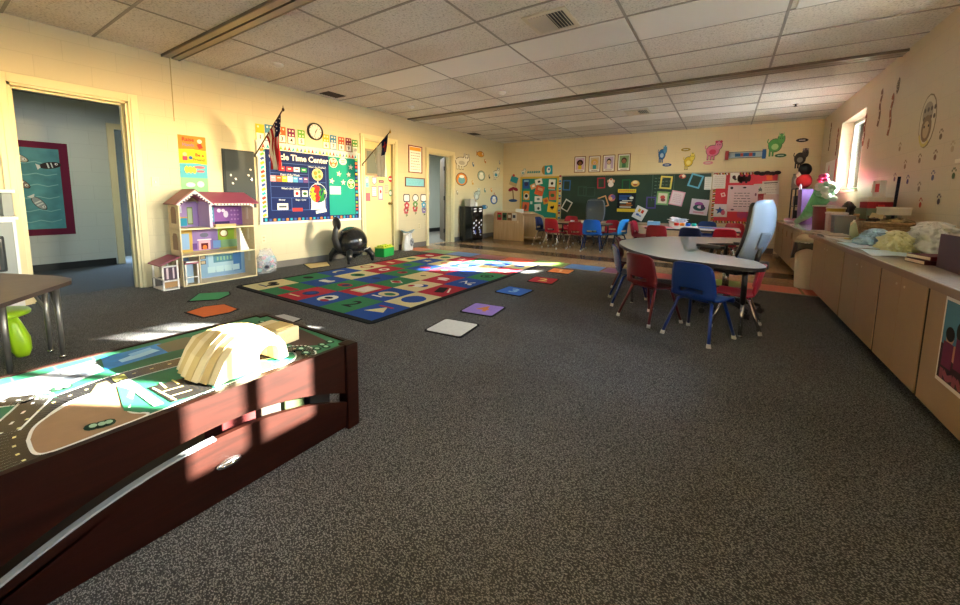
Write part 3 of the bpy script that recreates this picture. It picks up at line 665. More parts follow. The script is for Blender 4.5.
# hallway board
HB = frame('L', .36, 1.16, -2.3+.002)
t = thing('hallway_bulletin_board', 'teal ocean bulletin board with dark red border in the hallway', 'bulletin board', mw=HB)
wv = Flat(); wv.box((0, 0, .008), (1.25, 1.3, .016), mat('#4f8f96', .7, var=.25, scale=5.)); wv.z = .0162
for y in (-.45, -.3, -.12, .05, .2, .36): wv.stroke([(-.5+.1*k, y+.015*(-1)**k) for k in range(11)], .012, C('#86b8ba')); wv.z = .0162
wv.build('backing_paper', t)
f = Flat(); f.z = .016; f.same([rc(0, .605, 1.25, .09), rc(0, -.605, 1.25, .09), rc(.58, 0, .09, 1.12), rc(-.58, 0, .09, 1.12)], C('#6a1f38')); f.build('scalloped_border', t)
for x, y, r, l, c in ((.15, .42, -.5, 'long grey fish cutout at the top of the hallway board', '#b8b8a8'), (.44, .33, .2, 'dark fish cutout at the upper right of the hallway board', '#3a3030'), (.15, .08, -.7, 'brown crab cutout in the middle of the hallway board', '#8a7a70'), (.3, -.2, -1., 'grey squid cutout at the lower right of the hallway board', '#9aa0a0'), (-.12, -.08, .8, 'black and white fish cutout at the left of the hallway board', '#2a3038'), (-.25, .35, -1.1, 'dark whale cutout at the upper left of the hallway board', '#2f3f48')):
    f = Flat(); fishy(c, '#d8dcd8')(f, .26, .14); tag(f.build('fish_cutout', mw=HB @ Matrix.Translation((x, y, .02)) @ Matrix.Rotation(r, 4, 'Z')), l, 'cutout', 'sea creature cutouts')
# ------------------------------------------------------------------ dollhouse
PINKROOF = mat('#a04a6a', .5); PINK2 = mat('#8f5560', .5); TANW = wood_mat('pale_plywood', '#d8c39a', '#e6d6b4', .45); LAV = C('#b6a2d8')
def dollhouse():
    t = thing('dollhouse', 'large three storey wooden dollhouse with pink roof standing against the left wall', 'dollhouse', (.055, 1.36, 0))
    W, D = .85, .31; zs = (0, .36, .685, 1.0)
    for y in (0, W-.012):
        wl = MB(); wl.b2((0, y, 0), (D, y+.012, 1.0), TANW); wl.build('side_wall', t)
    for i, (z, c) in enumerate(zip(zs[:3], ('#8fa8cc', '#c9b98a', '#9a78b8'))):
        b = MB(); b.b2((0, 0, z), (D, W, z+.014), TANW); b.b2((D-.002, 0, z-.002), (D+.004, W, z+.016), mat('#e2d3a8', .4)); b.build('floor_board', t)
    # printed back walls of the three storeys
    def back(z0, z1, base, draw):
        f = Flat(); f.p(rc(W/2, (z0+z1)/2, W-.02, z1-z0), C(base)); draw(f, z0, z1)
        f.build('printed_back', t, mw=Matrix.Translation((.055, 1.36, 0)) @ Matrix(((0, 0, 1, .004), (1, 0, 0, 0), (0, 1, 0, 0), (0, 0, 0, 1))))
    def top(f, a, b):
        f.p(rc(.155, a+.16, .29, .32), C('#a58cc8')); f.p(rc(.11, a+.07, .15, .11), C('#3fa0c4')); f.p(rc(.11, a+.12, .17, .015), C('#d8a85a')); f.p(rc(.09, a+.22, .09, .08), C('#d8dcec')); f.p(rc(.09, a+.22, .07, .06), C('#a8b4d8')); f.p(rc(.22, a+.14, .06, .22), C('#7a8a5a')); f.p(rc(.22, a+.14, .045, .19), C('#b5c8a0'))
        f.p(rc(.58, a+.16, .5, .32), C('#8a5aa0')); f.p(rc(.43, a+.15, .12, .2), C('#5a9ac0')); f.same([rc(.43, a+.09+.05*k, .09, .035) for k in range(3)], C('#a8d0e4')); f.same([ell(.55, a+.2, .025), ell(.6, a+.2, .022), ell(.63, a+.15, .03, .045)], C('#e2d4ea')); f.same([ell(.7+.04*(k % 3), a+.08+.06*(k//3), .012) for k in range(9)], C('#b48ac8')); f.p(rc(.58, a+.035, .18, .04), C('#3a2a5a'))
    def mid(f, a, b):
        f.p(rc(.12, a+.16, .22, .3), C('#c8a85a')); f.p(rc(.12, a+.14, .15, .2), C('#8aaed8')); f.p(rc(.38, a+.16, .3, .3), C('#8f78b0')); f.p(rc(.62, a+.2, .2, .2), C('#86a83a')); f.p(rc(.66, a+.08, .24, .1), C('#7aa07a'))
        f.p(rc(.36, a+.08, .13, .12), C('#e0a8b8')); f.p(rc(.36, a+.065, .08, .08), C('#5a1f28')); f.p(ell(.36, a+.05, .025, .03), C('#e07a3a')); f.p(rc(.36, a+.15, .16, .015), C('#e8d8e0')); f.p(ell(.36, a+.21, .05, .03), C('#6a6a80')); f.p(rc(.25, a+.07, .05, .08), C('#6a4a8a')); f.p(rc(.5, a+.08, .09, .1), C('#7aa0d8'))
        f.p(ell(.59, a+.22, .055), C('#8a6a3a')); f.p(ell(.59, a+.22, .04), C('#d8e0c8'))
    def bot(f, a, b):
        f.p(rc(.52, a+.18, .62, .33), C('#86a8c8')); f.p(rc(.56, a+.2, .34, .22), C('#a8c8d8')); f.p(rc(.58, a+.24, .26, .1), C('#5a8aa0')); f.same([rc(.5+.04*k, a+.24, .02, .05) for k in range(5)], C('#8ab89a')); f.p(rc(.74, a+.2, .1, .3), C('#4a78b0')); f.same([rc(.33, a+.28, .06, .05), rc(.33, a+.21, .06, .05)], C('#3a3f4a')); f.same([rc(.33, a+.28, .045, .035), rc(.33, a+.21, .045, .035)], C('#c0b090'))
        f.same([rc(.42+.1*k, a+.1, .09, .08) for k in range(4)], C('#b8d4dc'))
    back(zs[2]+.014, 1.0, '#9a7ab8', top); back(zs[1]+.014, zs[2], '#a8a05a', mid); back(.014, zs[1], '#8fa8cc', bot)
    b = MB(); b.b2((0, .315, zs[2]), (D, .33, 1.02), LAV); b.b2((D-.02, .315, zs[2]), (D+.004, .345, 1.0), mat('#d8c8e8', .4)); b.build('partition', t)
    MB().b2((0, .175, 0), (D, .187, zs[1]), TANW).build('partition', t)
    # white lift car in the ground floor bay
    b = MB()
    for y in (.03, .155): b.b2((D-.03, y, .016), (D-.012, y+.014, .3), WHT)
    b.b2((D-.03, .03, .28), (D-.012, .169, .3), WHT); b.b2((D-.03, .03, .1), (D-.012, .169, .112), WHT); b.b2((.1, .03, .27), (D, .17, .285), PINKROOF); b.b2((.2, .07, .02), (.22, .14, .27), C('#a8c4dc')); b.build('lift_car', t)
    # stairs
    b = MB(); n = 8
    for k in range(n): b.b2((D-.1, .66+.013*k, zs[1]+.014), (D-.01, .66+.013*(k+1), zs[1]+.014+.3*(1-k/n)), WHT)
    b.build('staircase', t)
    # windows cut in the right side wall, drawn as cream shutters
    for z in (.78, .5, .2): MB().b2((.12, W-.016, z), (.17, W-.011, z+.16), mat('#efe6d0', .5)).build('side_window', t)
    for z in (.1, .44, .76): MB().prism([(.09, z), (.23, z), (.23, z+.16), (.2, z+.2), (.12, z+.2), (.09, z+.16)], 0, .003, mat('#8a6a54', .5)).build('side_window', t, mw=Matrix.Translation((.055, 1.36, 0)) @ Matrix(((1, 0, 0, 0), (0, 0, -1, 0), (0, 1, 0, 0), (0, 0, 0, 1))))
    # roofs: a gable to the front over the left third, a long slope over the rest
    g = MB()
    for s in (0, 1):
        pts = [(-.03, .985), (.165, 1.16), (.165, 1.175), (-.045, .99)] if s == 0 else [(.36, .985), (.165, 1.16), (.165, 1.175), (.375, .99)]
        g.prism(pts, -.01, D+.03, PINK2)
    g.build('gable_roof', t, mw=Matrix.Translation((.055, 1.36, 0)) @ Matrix(((0, 0, 1, 0), (1, 0, 0, 0), (0, 1, 0, 0), (0, 0, 0, 1))))
    f = MB(); L = [(-.03, .985), (.165, 1.16), (.36, .985), (.33, .975), (.165, 1.115), (0, .975)]
    f.prism(L, D+.03, D+.037, WHT)
    for k in range(6):
        f.prism(ell(.02+.025*k, 1.0+.021*k, .012, n=8), D+.036, D+.039, C('#5a4a6a')); f.prism(ell(.31-.025*k, 1.0+.021*k, .012, n=8), D+.036, D+.039, C('#5a4a6a'))
    f.build('gable_trim', t, mw=Matrix.Translation((.055, 1.36, 0)) @ Matrix(((0, 0, 1, 0), (1, 0, 0, 0), (0, 1, 0, 0), (0, 0, 0, 1))))
    r = MB(); V = r.verts([(.02, .2, 1.13), (.02, W+.02, 1.13), (D+.03, W+.05, .995), (D+.03, .3, .995), (.02, .2, 1.145), (.02, W+.02, 1.145), (D+.035, W+.055, 1.01), (D+.035, .3, 1.01)])
    r._fin([r.bm.faces.new([V[i] for i in q]) for q in ((3, 2, 1, 0), (4, 5, 6, 7), (0, 1, 5, 4), (1, 2, 6, 5), (2, 3, 7, 6), (3, 0, 4, 7))], PINKROOF); r.build('main_roof', t)
    f = MB(); f.prism([(.36, 1.0), (.8, 1.0), (.84, .95), (.83, .94), (.78, .975), (.38, .975)], D+.03, D+.036, WHT)
    for k in range(11): f.prism(ell(.4+.038*k, .988, .009, n=8), D+.035, D+.038, C('#6a4a6a'))
    f.build('eave_trim', t, mw=Matrix.Translation((.055, 1.36, 0)) @ Matrix(((0, 0, 1, 0), (1, 0, 0, 0), (0, 1, 0, 0), (0, 0, 0, 1))))
    MB().b2((D-.06, .38, zs[2]+.014), (D, .62, zs[2]+.05), mat('#d8b878', .5)).build('balcony_rail', t)
dollhouse()
t = thing('toy_garage', 'small white toy house annex with pink slanted roof left of the dollhouse', 'dollhouse annex', (.1, 1.15, 0))
b = MB(); b.b2((0, 0, 0), (.31, .155, .012), WHT); b.build('base', t)
b = MB()
for x in (.0, .295):
    for y in (0, .14): b.b2((x, y, .012), (x+.015, y+.015, .29+.05*(y > 0)), WHT)
b.b2((.295, 0, .1), (.31, .155, .115), WHT); b.b2((0, 0, .12), (.31, .012, .135), WHT); b.b2((.295, 0, .27), (.31, .155, .285), WHT); b.build('frame', t)
MB().b2((.292, .02, .12), (.3, .14, .27), C('#5a4a58')).b2((.299, .04, .13), (.303, .06, .26), C('#d8c8d0')).b2((.299, .1, .13), (.303, .115, .26), C('#d8c8d0')).build('window', t)
MB().b2((.292, .015, .03), (.3, .14, .095), mat('#b08a5a', .5)).build('door', t)
r = MB(); V = r.verts([(-.02, -.03, .29), (.33, -.03, .29), (.33, .17, .37), (-.02, .17, .37), (-.02, -.03, .3), (.33, -.03, .3), (.33, .17, .38), (-.02, .17, .38)])
r._fin([r.bm.faces.new([V[i] for i in q]) for q in ((3, 2, 1, 0), (4, 5, 6, 7), (0, 1, 5, 4), (1, 2, 6, 5), (2, 3, 7, 6), (3, 0, 4, 7))], PINKROOF); r.build('roof', t)
# bag of toys: clear zip bag with lumps of many colours inside
t = thing('toy_bag', 'clear plastic bag stuffed with toys on the floor right of the dollhouse', 'bag', (.2, 2.42, 0), .6)
rnd = random.Random(5); b = MB(); tc = ['#8fb4d0', '#5a6a9a', '#b8a8d0', '#d8d4cc', '#3a3f4f', '#d88aa8', '#5ab0b8', '#8a7a9a', '#c8ccd8']
for k in range(46):
    x, y, z = rnd.uniform(-.08, .08), rnd.uniform(-.15, .15), rnd.uniform(.035, .22); r = rnd.uniform(.022, .05)
    if k % 3: b.ball((x, y, z), (r, r*rnd.uniform(.6, 1.2), r*rnd.uniform(.6, 1)), C(tc[k % 9]), 8, 6)
    else: b.box((x, y, z), (r*1.6, r*1.2, r), C(tc[k % 9]), Matrix.Rotation(rnd.uniform(0, 3), 4, Vector((rnd.random(), rnd.random(), 1))), .004)
tag(b.build('toys', t), kind='stuff')
CLR = clear_plastic(fac=.22)
def bagf(u, v):
    a = 2*pi*u; s = [.9, 1.02, 1.05, 1.0, .8, .62][min(5, int(v*5))]; q = v*5-int(v*5) if v < 1 else 0
    s2 = [.9, 1.02, 1.05, 1.0, .8, .62][min(5, int(v*5)+1)]; r = s+(s2-s)*q
    return (.12*r*cos(a)*(1-.5*v*v)+.008*sin(7*a+9*v), .2*r*sin(a)+.01*sin(5*a), .004+.33*v+.012*sin(3*a)*v)
solid(MB().grid(bagf, 36, 14, CLR).build('bag_film', t), .001)
# ball chair
BK = mat('#1b1d20', .32); BK2 = mat('#121315', .4)
t = thing('ball_chair', 'black balance ball chair with tall back fin beside the bulletin board wall', 'chair', (.4, 3.77, 0), 0)
MB().ball((0, .0, .335), .265, mat('#16191c', .22, coat=.3), 32, 20).build('exercise_ball', t)
MB().tube([(.2*cos(a), .2*sin(a)+.0, .185) for a in [k*pi/16 for k in range(33)]], .03, BK, 10).build('seat_ring', t)
for sx in (-1, 1):
    for sy in (-1, 1):
        l = MB(); l.tube([(sx*.14, sy*.14, .2), (sx*.20, sy*.20, .19), (sx*.235, sy*.235, .12), (sx*.24, sy*.245, .05)], [.04, .055, .045, .034], BK, 10)  .ball((sx*.24, sy*.25, .03), .03, BK2, 12, 8); l.build('leg', t)
b = MB(); prof = [(-.2, .2, .06), (-.29, .3, .05), (-.33, .42, .042), (-.31, .54, .045), (-.28, .63, .075), (-.285, .7, .085), (-.31, .755, .055)]
b.tube([(0, y, z) for y, z, r in prof], [.06, .058, .052, .048, .045, .04, .03], BK, 10); b.build('back_stem', t)
b = MB(); b.T = Matrix.Translation((0, -.285, .665)) @ Matrix.Rotation(.12, 4, 'X') @ Matrix.Diagonal((1, .42, 1, 1)); b.ball((0, 0, 0), (.10, .09, .115), BK, 18, 12); b.build('back_pad', t)
MB().tube([(.2, .05, .2), (.24, .14, .225), (.215, .21, .25)], .006, mat('#c8ccd0', .3), 8).build('pump_hose', t)
# bucket of blocks, white bag, cream mat
GRN = mat('#1f9a4a', .35); YEL = mat('#c8d83a', .4)
t = thing('block_bucket', 'green brick shaped toy tub with yellow studded lid on the floor by the closed door', 'toy tub', (.4, 4.52, 0), .25)
b = MB(); b.box((0, 0, .08), (.2, .34, .16), GRN, None, .008); b.build('tub', t)
for x in (-.05, .05):
    for y in (-.12, -.04, .04, .12): tag(MB().lathe([(.026, .0), (.026, .026), (.022, .03)], YEL, 14).build('stud', t, loc=(x, y, .182)))
MB().box((0, 0, .172), (.206, .346, .02), YEL, None, .005).build('lid', t)
t = thing('plastic_bag', 'white printed plastic carrier bag standing by the far doorway', 'bag', (.17, 5.38, 0), .2)
def wb(u, v):
    a = 2*pi*u; w = 1-.18*v+.1*sin(v*5); x = .1*cos(a)*(1-.35*v); y = .15*sin(a)*w
    return (x+.012*sin(9*a+6*v)*v, y+.01*sin(6*a), .34*v+.02*sin(2*a+1)*v)
b = MB().grid(wb, 30, 14, mat('#e6e8ea', .35, var=.08, scale=14.)); solid(b.build('bag_body', t), .002)
def wt(u, v):
    a = 2*pi*u; return ((.1*(1-.35)+.06*v)*cos(a)+.02*sin(3*a), (.12+.03*v)*sin(a), .335+.07*v*(.6+.4*sin(2*a))+.03)
solid(MB().grid(wt, 30, 4, mat('#a8c4dc', .4, var=.3, scale=20.)).build('bag_rim', t), .002)
f = Flat(); f.p(ell(0, 0, .06, .09), C('#9aa0a8')); f.same([ell(-.02, .03, .02), ell(.025, .0, .025), ell(-.01, -.05, .018)], C('#6a707a')); f.build('print', t, mw=Matrix.Translation((.273, 5.40, .17)) @ Matrix(((0, 0, 1, 0), (1, 0, 0, 0), (0, 1, 0, 0), (0, 0, 0, 1))))
# ------------------------------------------------------------------ rug
RX0, RX1, RY0, RY1 = .82, 3.24, 1.71, 5.34
t = thing('alphabet_rug', 'large rug of red, blue, green and cream picture squares with black edge', 'rug', (RX0, RY0, 0))
rm = lambda h: mat(h, .92, 0, .2, .18, 220., .35)
RC = {'r': rm('#a92b3e'), 'b': rm('#1f4a9a'), 'g': rm('#2f7a52'), 'c': rm('#d8cfa0'), 'k': rm('#15171c'), 'n': rm('#22386a'), 'w': rm('#e8e8dc'), 'o': rm('#c8703a')}
W_, H_ = RX1-RX0, RY1-RY0
MB().prism(rc(W_/2, H_/2, W_, H_, 0, .06), 0, .009, RC['k']).build('binding', t)
rows = ['cgrbgb', 'gbgrbc', 'bcbgcr', 'crgcrb', 'rgbrbg', 'cbcbcr', 'rcrgbc']
f = Flat(); f.z = .009; cw, ch = (W_-.12)/6, (H_-.12)/7; cells = {}
for j, r in enumerate(rows):
    for i, c in enumerate(r): cells.setdefault(c, []).append(rc(.06+cw*(i+.5), .06+ch*(j+.5), cw-.004, ch-.004))
for c in cells: f.same(cells[c], RC[c]); f.z -= f.step
f.z += f.step
f.build('field', t)
def motif(i, j, shapes):
    cx, cy = .06+cw*(i+.5), .06+ch*(j+.5); f = Flat(.0006); f.z = .0098
    for kind, m, *a in shapes:
        q = {'e': lambda: ell(cx+a[0]*cw/2, cy+a[1]*ch/2, a[2]*cw/2, a[3]*ch/2), 'r': lambda: rc(cx+a[0]*cw/2, cy+a[1]*ch/2, a[2]*cw, a[3]*ch, a[4] if len(a) > 4 else 0), 's': lambda: star(cx+a[0]*cw/2, cy+a[1]*ch/2, a[2]*cw/2), 'p': lambda: [(cx+x*cw/2, cy+y*ch/2) for x, y in a[0]]}
        if kind == 't': f.t(a[0], a[1]*ch, RC[m], cx+a[2]*cw/2, cy+a[3]*ch/2, .02)
        else: f.p(q[kind](), RC[m])
    f.build('picture', t)
W3_ = [('e', 'w', 0, 0, .6, .35), ('e', 'k', .1, .05, .2, .12)]
MO = {(0, 0): [('e', 'k', -.3, .2, .3, .22), ('e', 'k', .25, .0, .3, .3), ('r', 'n', 0, -.4, .5, .05)], (1, 0): [('r', 'r', 0, 0, .75, .2)], (2, 0): [('e', 'n', .1, .1, .5, .35), ('e', 'b', .1, .1, .3, .2), ('r', 'c', -.2, -.55, .5, .05)], (3, 0): [('e', 'w', -.1, 0, .55, .45), ('e', 'k', -.1, .05, .3, .15), ('e', 'r', .15, -.3, .3, .15)], (4, 0): [('t', 'k', '2', .55, 0, 0)], (5, 0): [('p', 'c', [(-.6, -.3), (.5, -.1), (0, .5)]), ('r', 'r', -.1, .5, .5, .06)],
      (0, 1): [('e', 'k', 0, 0, .4, .25)], (1, 1): [('e', 'w', -.4+.0, 0, .16, .2), ('e', 'w', -.2, 0, .16, .2), ('e', 'w', 0, 0, .16, .2), ('e', 'w', .2, 0, .16, .2), ('e', 'w', .42, .06, .2, .24)], (2, 1): [('e', 'r', 0, 0, .6, .3), ('e', 'n', .1, 0, .3, .2)], (3, 1): [('r', 'c', 0, 0, .62, .55), ('r', 'w', 0, 0, .5, .4)], (4, 1): [('e', 'c', 0, 0, .7, .4), ('e', 'g', .1, 0, .4, .2), ('r', 'w', -.2, -.55, .4, .06)], (5, 1): [('e', 'b', 0, 0, .7, .55)],
      (0, 2): [('e', 'c', -.1, 0, .4, .4), ('e', 'b', .1, .05, .35, .35)], (1, 2): [('e', 'g', .05, 0, .6, .35), ('e', 'k', .1, .0, .3, .18)], (2, 2): [('e', 'n', 0, 0, .35, .2)], (3, 2): [('p', 'w', [(-.6, 0), (0, .3), (.6, 0), (0, -.3)]), ('e', 'r', 0, 0, .4, .2)], (4, 2): [('e', 'b', .2, .1, .4, .3), ('e', 'w', -.1, 0, .4, .3), ('e', 'r', -.4, -.2, .2, .2)], (5, 2): [('r', 'k', -.1, 0, .3, .5, .4), ('r', 'w', .4, .1, .06, .4, .5)],
      (0, 3): [('e', 'r', 0, 0, .6, .4), ('e', 'c', 0, -.05, .4, .25)], (1, 3): [('e', 'w', 0, 0, .4, .35), ('e', 'r', 0, 0, .2, .18)], (2, 3): [('e', 'r', 0, 0, .4, .3), ('e', 'k', 0, .1, .2, .12)], (3, 3): [('r', 'k', .1, 0, .2, .1, .4)], (4, 3): [('e', 'w', -.1, .1, .5, .2), ('r', 'w', .1, -.2, .4, .1)], (5, 3): [('p', 'w', [(-.5, -.2), (-.3, .4), (.1, -.1), (.5, .3), (.5, .15), (.1, -.3), (-.25, .15)]), ('e', 'w', .5, -.3, .15, .12)],
      (0, 4): [('r', 'c', 0, 0, .4, .15)], (1, 4): [('e', 'b', 0, 0, .4, .3)], (2, 4): [('e', 'r', 0, 0, .5, .32)], (3, 4): [('e', 'k', 0, 0, .5, .3), ('e', 'g', 0, 0, .3, .2)], (4, 4): [('t', 'n', 'C', .5, 0, 0)], (5, 4): [('e', 'k', 0, 0, .5, .4), ('e', 'g', 0, 0, .36, .28), ('e', 'k', 0, 0, .2, .16)],
      (0, 5): [('e', 'g', 0, 0, .5, .3)], (1, 5): [('s', 'c', 0, 0, .5)], (2, 5): [('e', 'r', 0, 0, .4, .3), ('e', 'k', .1, .1, .2, .15)], (3, 5): [('e', 'w', 0, 0, .4, .4)], (4, 5): [('r', 'o', 0, 0, .5, .3)], (5, 5): [('e', 'w', 0, 0, .5, .3)],
      (0, 6): [('e', 'w', 0, 0, .5, .25)], (1, 6): [('e', 'g', 0, 0, .5, .4)], (2, 6): [('s', 'w', 0, 0, .5)], (3, 6): [('e', 'c', 0, 0, .5, .3)], (4, 6): [('e', 'w', 0, 0, .6, .3)], (5, 6): [('e', 'b', 0, 0, .5, .3)]}
for (i, j), s in MO.items(): motif(i, j, s)
# foam floor mats
def floor_mat(pts, col, label, digit=None, dc=None, rot=0., group='square floor mats', hgt=.008):
    cx = sum(p[0] for p in pts)/len(pts); cy = sum(p[1] for p in pts)/len(pts)
    t = thing('floor_mat', label, 'floor mat', (cx, cy, 0), 0, group)
    big = [(cx+(p[0]-cx)*1.0-cx, cy+(p[1]-cy)*1.0-cy) for p in pts]; sm = [(x*.91, y*.91) for x, y in big]
    MB().prism(big, 0, hgt, C('#15151a')).build('binding', t)
    MB().prism(sm, 0.001, hgt+.0015, mat(col, .8, 0, .3, .06, 60.)).build('mat_face', t)
    if digit: MB().text(digit, .24, C(dc), 0, 0, hgt+.0019, .03, .0004, rot=rot).build('digit', t)
def sq(x, y, r=0., s=.36): return rc(x, y, s, s, r, .03)
floor_mat(sq(3.87, 2.05, .12), '#dfe3e0', 'white square mat on the carpet right of the rug, nearest the camera')
floor_mat(sq(3.80, 2.65, .12), '#9a82d8', 'lilac square floor mat with an orange number 4', '4', '#d88a4a', .3)
floor_mat(sq(3.70, 3.50, -.03), '#2f6ad0', 'blue square floor mat with a pale number 3', '3', '#8ab8e8', .1)
floor_mat(sq(3.74, 4.27, .1), '#c82f48', 'red square floor mat with a yellow number 2', '2', '#f0dc8a', .2)
floor_mat(sq(3.69, 5.05, .05), '#e0864a', 'orange square floor mat with a number 1 at the edge of the tile floor', '1', '#f0c08a', .2)
floor_mat([(x, y) for x, y in (fl(187, 302), fl(198, 294), fl(230, 292), fl(231, 294.5), fl(219, 300))], '#3f9a6a', 'green diamond shaped mat on the carpet in front of the dollhouse', hgt=.006)
floor_mat([fl(184, 313), fl(203, 307), fl(225, 304.5), fl(239, 309.5), fl(231, 313), fl(203, 318.5)], '#d8703a', 'orange mat on the carpet below the green one, beside the toy table', hgt=.006)
floor_mat([fl(269, 317), fl(284, 314.5), fl(302, 319.5), fl(289, 325)], '#b8bcc0', 'pale grey mat between the toy table and the rug', hgt=.006)
floor_mat([fl(303, 264.5), fl(327.5, 262), fl(331, 266), fl(310, 269)], '#d8c890', 'cream mat with two dark marks by the ball chair', hgt=.006)
# ------------------------------------------------------------------ train table in the foreground
TX0, TX1, TY0, TY1, TZ = 3.50, 4.32, -.70, .69, .41
MAH = wood_mat('mahogany', '#140603', '#220b06', .45, 1, 3., 0., .12); MAHd = wood_mat('mahogany_dark', '#110503', '#190904', .45, 1, 3., 0., .12)
tt = thing('play_table', 'dark brown play table with printed road map top and trundle drawer in the foreground', 'play table', (TX0, TY0, 0))
def TB(): 
    b = MB(); b.T = Matrix.Translation((-TX0, -TY0, 0)); return b
b = TB(); b.b2((TX0+.03, TY0+.03, TZ-.02), (TX1-.03, TY1-.03, TZ-.002), MAHd); b.build('top_board', tt)
b = TB()
b.b2((TX0, TY0, TZ-.1), (TX0+.02, TY1-.05, TZ+.004), MAH).b2((TX0, TY1-.022, .27), (TX1-.05, TY1, TZ+.004), MAH, .003).b2((TX0, TY0, .2), (TX1, TY0+.02, TZ+.004), MAH)
b.build('apron', tt)
for x, y in ((TX1-.06, TY1-.06), (TX0, TY1-.06), (TX1-.06, TY0), (TX0, TY0)):
    b = TB(); b.b2((x, y, 0), (x+.065, y+.065, TZ+.005), MAH, .006); b.build('leg', tt)
# front panel with an arched lower edge, and the drawer front that follows the arch
def arch(y, o=0.): return .255-.45*(y-.12)**2+o
n = 28; ysq = [TY0+.06+(TY1-.06-TY0-.06)*k/n for k in range(n+1)]
MX = Matrix(((0, 0, 1, 0), (1, 0, 0, 0), (0, 1, 0, 0), (0, 0, 0, 1)))
b = MB(); b.T = Matrix.Translation((-TX0, -TY0, 0)) @ MX; b.prism([(y, arch(y, .042)) for y in ysq]+[(TY1-.06, TZ+.004), (TY0+.06, TZ+.004)], TX1-.03, TX1-.008, MAH); b.build('front_panel', tt)
dw = MB(); dw.T = Matrix.Translation((-TX0, -TY0, 0)) @ MX; dw.prism([(y, arch(y, 0)) for y in ysq]+[(TY1-.07, .018), (TY0+.07, .018)], TX1-.022, TX1-.002, MAH, MAH); dwo = dw.build('trundle_drawer', tt)
lp = MB(); lp.T = Matrix.Translation((-TX0, -TY0, 0)) @ MX; yl = [y for y in ysq if -.42 < y < .1]; lp.prism([(y, arch(y, .004)) for y in yl]+[(y, arch(y, -.002)) for y in yl[::-1]], TX1-.024, TX1+.002, mat('#a8acae', .2, .3)); lp.build('lip_strip', dwo)  # light grey strip along the left part of the drawer lip
b = TB(); b.b2((TX0+.04, TY0+.08, .03), (TX1-.03, TY1-.08, .045), MAHd); b.build('drawer_bottom', dwo)
hb = TB(); hb.T = hb.T @ Matrix.Translation((TX1+.004, .12, .15)) @ Matrix.Rotation(-.0, 4, 'X')
hb.ball((0, 0, 0), (.012, .042, .016), M_chrome, 20, 12); hb.ball((.006, 0, 0), (.012, .03, .009), mat('#b8babc', .12, 1.), 16, 10); hb.build('drawer_handle', dwo)
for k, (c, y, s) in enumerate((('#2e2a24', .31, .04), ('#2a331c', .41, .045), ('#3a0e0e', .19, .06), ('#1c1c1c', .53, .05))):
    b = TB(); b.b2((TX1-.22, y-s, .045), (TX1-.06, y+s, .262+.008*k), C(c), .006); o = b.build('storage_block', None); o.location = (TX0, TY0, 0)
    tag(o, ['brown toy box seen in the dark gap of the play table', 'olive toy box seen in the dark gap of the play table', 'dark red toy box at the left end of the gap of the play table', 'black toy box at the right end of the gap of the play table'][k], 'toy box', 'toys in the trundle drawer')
# the printed top
f = Flat(.0001); f.z = .0; T = lambda x, y: fl(x, y, TZ)
def poly(pts, c, m=None): f.p([T(*p) for p in pts], m or mat(c, .5, spec=.2))
G_ = mat('#276b4c', .5, 0, .2, .12, 16.); TAN_ = mat('#93775a', .5, 0, .2, .1, 9.); RD = mat('#1c1b1a', .25, spec=.2); WL = mat('#e8e8e2', .3); GY = mat('#a8b0b8', .25, spec=.2); BL = mat('#1f7fd0', .4, 0, .2, .3, 14.)
f.p([(TX0+.02, TY0+.02), (TX1-.03, TY0+.02), (TX1-.03, TY1-.022), (TX0+.02, TY1-.022)], G_)
def line(pts, w, m): f.stroke([T(*p) for p in pts], w, m)
def smooth(pts, n=6):
    out = []
    for i in range(len(pts)-1):
        p0, p1, p2, p3 = pts[max(i-1, 0)], pts[i], pts[i+1], pts[min(i+2, len(pts)-1)]
        for k in range(n):
            u = k/n; out.append(tuple(.5*((2*p1[a])+(-p0[a]+p2[a])*u+(2*p0[a]-5*p1[a]+4*p2[a]-p3[a])*u*u+(-p0[a]+3*p1[a]-3*p2[a]+p3[a])*u**3) for a in (0, 1)))
    return out+[pts[-1]]
f.p([T(0, 386), T(94, 359.5), T(104, 370), T(47, 392), (TX0+.25, TY0+.03), (TX0+.021, TY0+.03)], GY)
for k in range(8):
    y = TY0+.1+k*.11; f.prism(strip([(TX0+.025, y), (TX0+.15, y)], .004), f.z, f.z+.0001, C('#5a6068'))
f.prism(strip([(TX0+.09, TY0+.05), (TX0+.09, .12)], .004), f.z, f.z+.0001, C('#5a6068')); f.z += .00012
poly([(40, 388), (52, 381), (85, 371), (92, 366), (96, 371), (80, 377), (58, 384)], '#5a626c')
f.p([T(101, 357.5), T(157, 343.5), T(183, 343), T(196, 341), T(180, 349), T(157, 355), T(136, 361), T(105, 370)], BL)
poly([(118, 360), (150, 348), (160, 350), (140, 357), (122, 362)], '#a8d8f0'); poly([(128, 354), (150, 347), (152, 349), (132, 356)], '#8ac4ec')
poly([(156, 345), (185, 337), (205, 338), (190, 347), (168, 352)], '#6f6a50')
f.p([T(250, 333), T(268, 330), T(290, 324), T(296, 327), T(276, 333), T(256, 338)], BL)
f.p([T(285, 331), T(296, 327), T(310, 333), T(332, 343), T(318, 345), T(296, 346), T(282, 342)], C('#4a3a34'))
oval = smooth([(28, 440), (36, 425), (66, 405), (100, 390), (117, 384), (132, 392), (129, 411), (148, 414), (105, 431), (55, 450), (35, 453), (28, 440)])
main = smooth([(210, 396), (178, 410), (150, 421), (110, 437), (70, 453), (35, 463), (18, 455), (14, 438), (26, 420), (52, 403), (85, 390), (115, 379), (150, 369), (185, 360), (215, 352)])
RWD = .085
line(main, RWD+.016, WL); line(main, RWD, RD)
f.p([T(*p) for p in oval], TAN_)
line(oval, .008, WL)
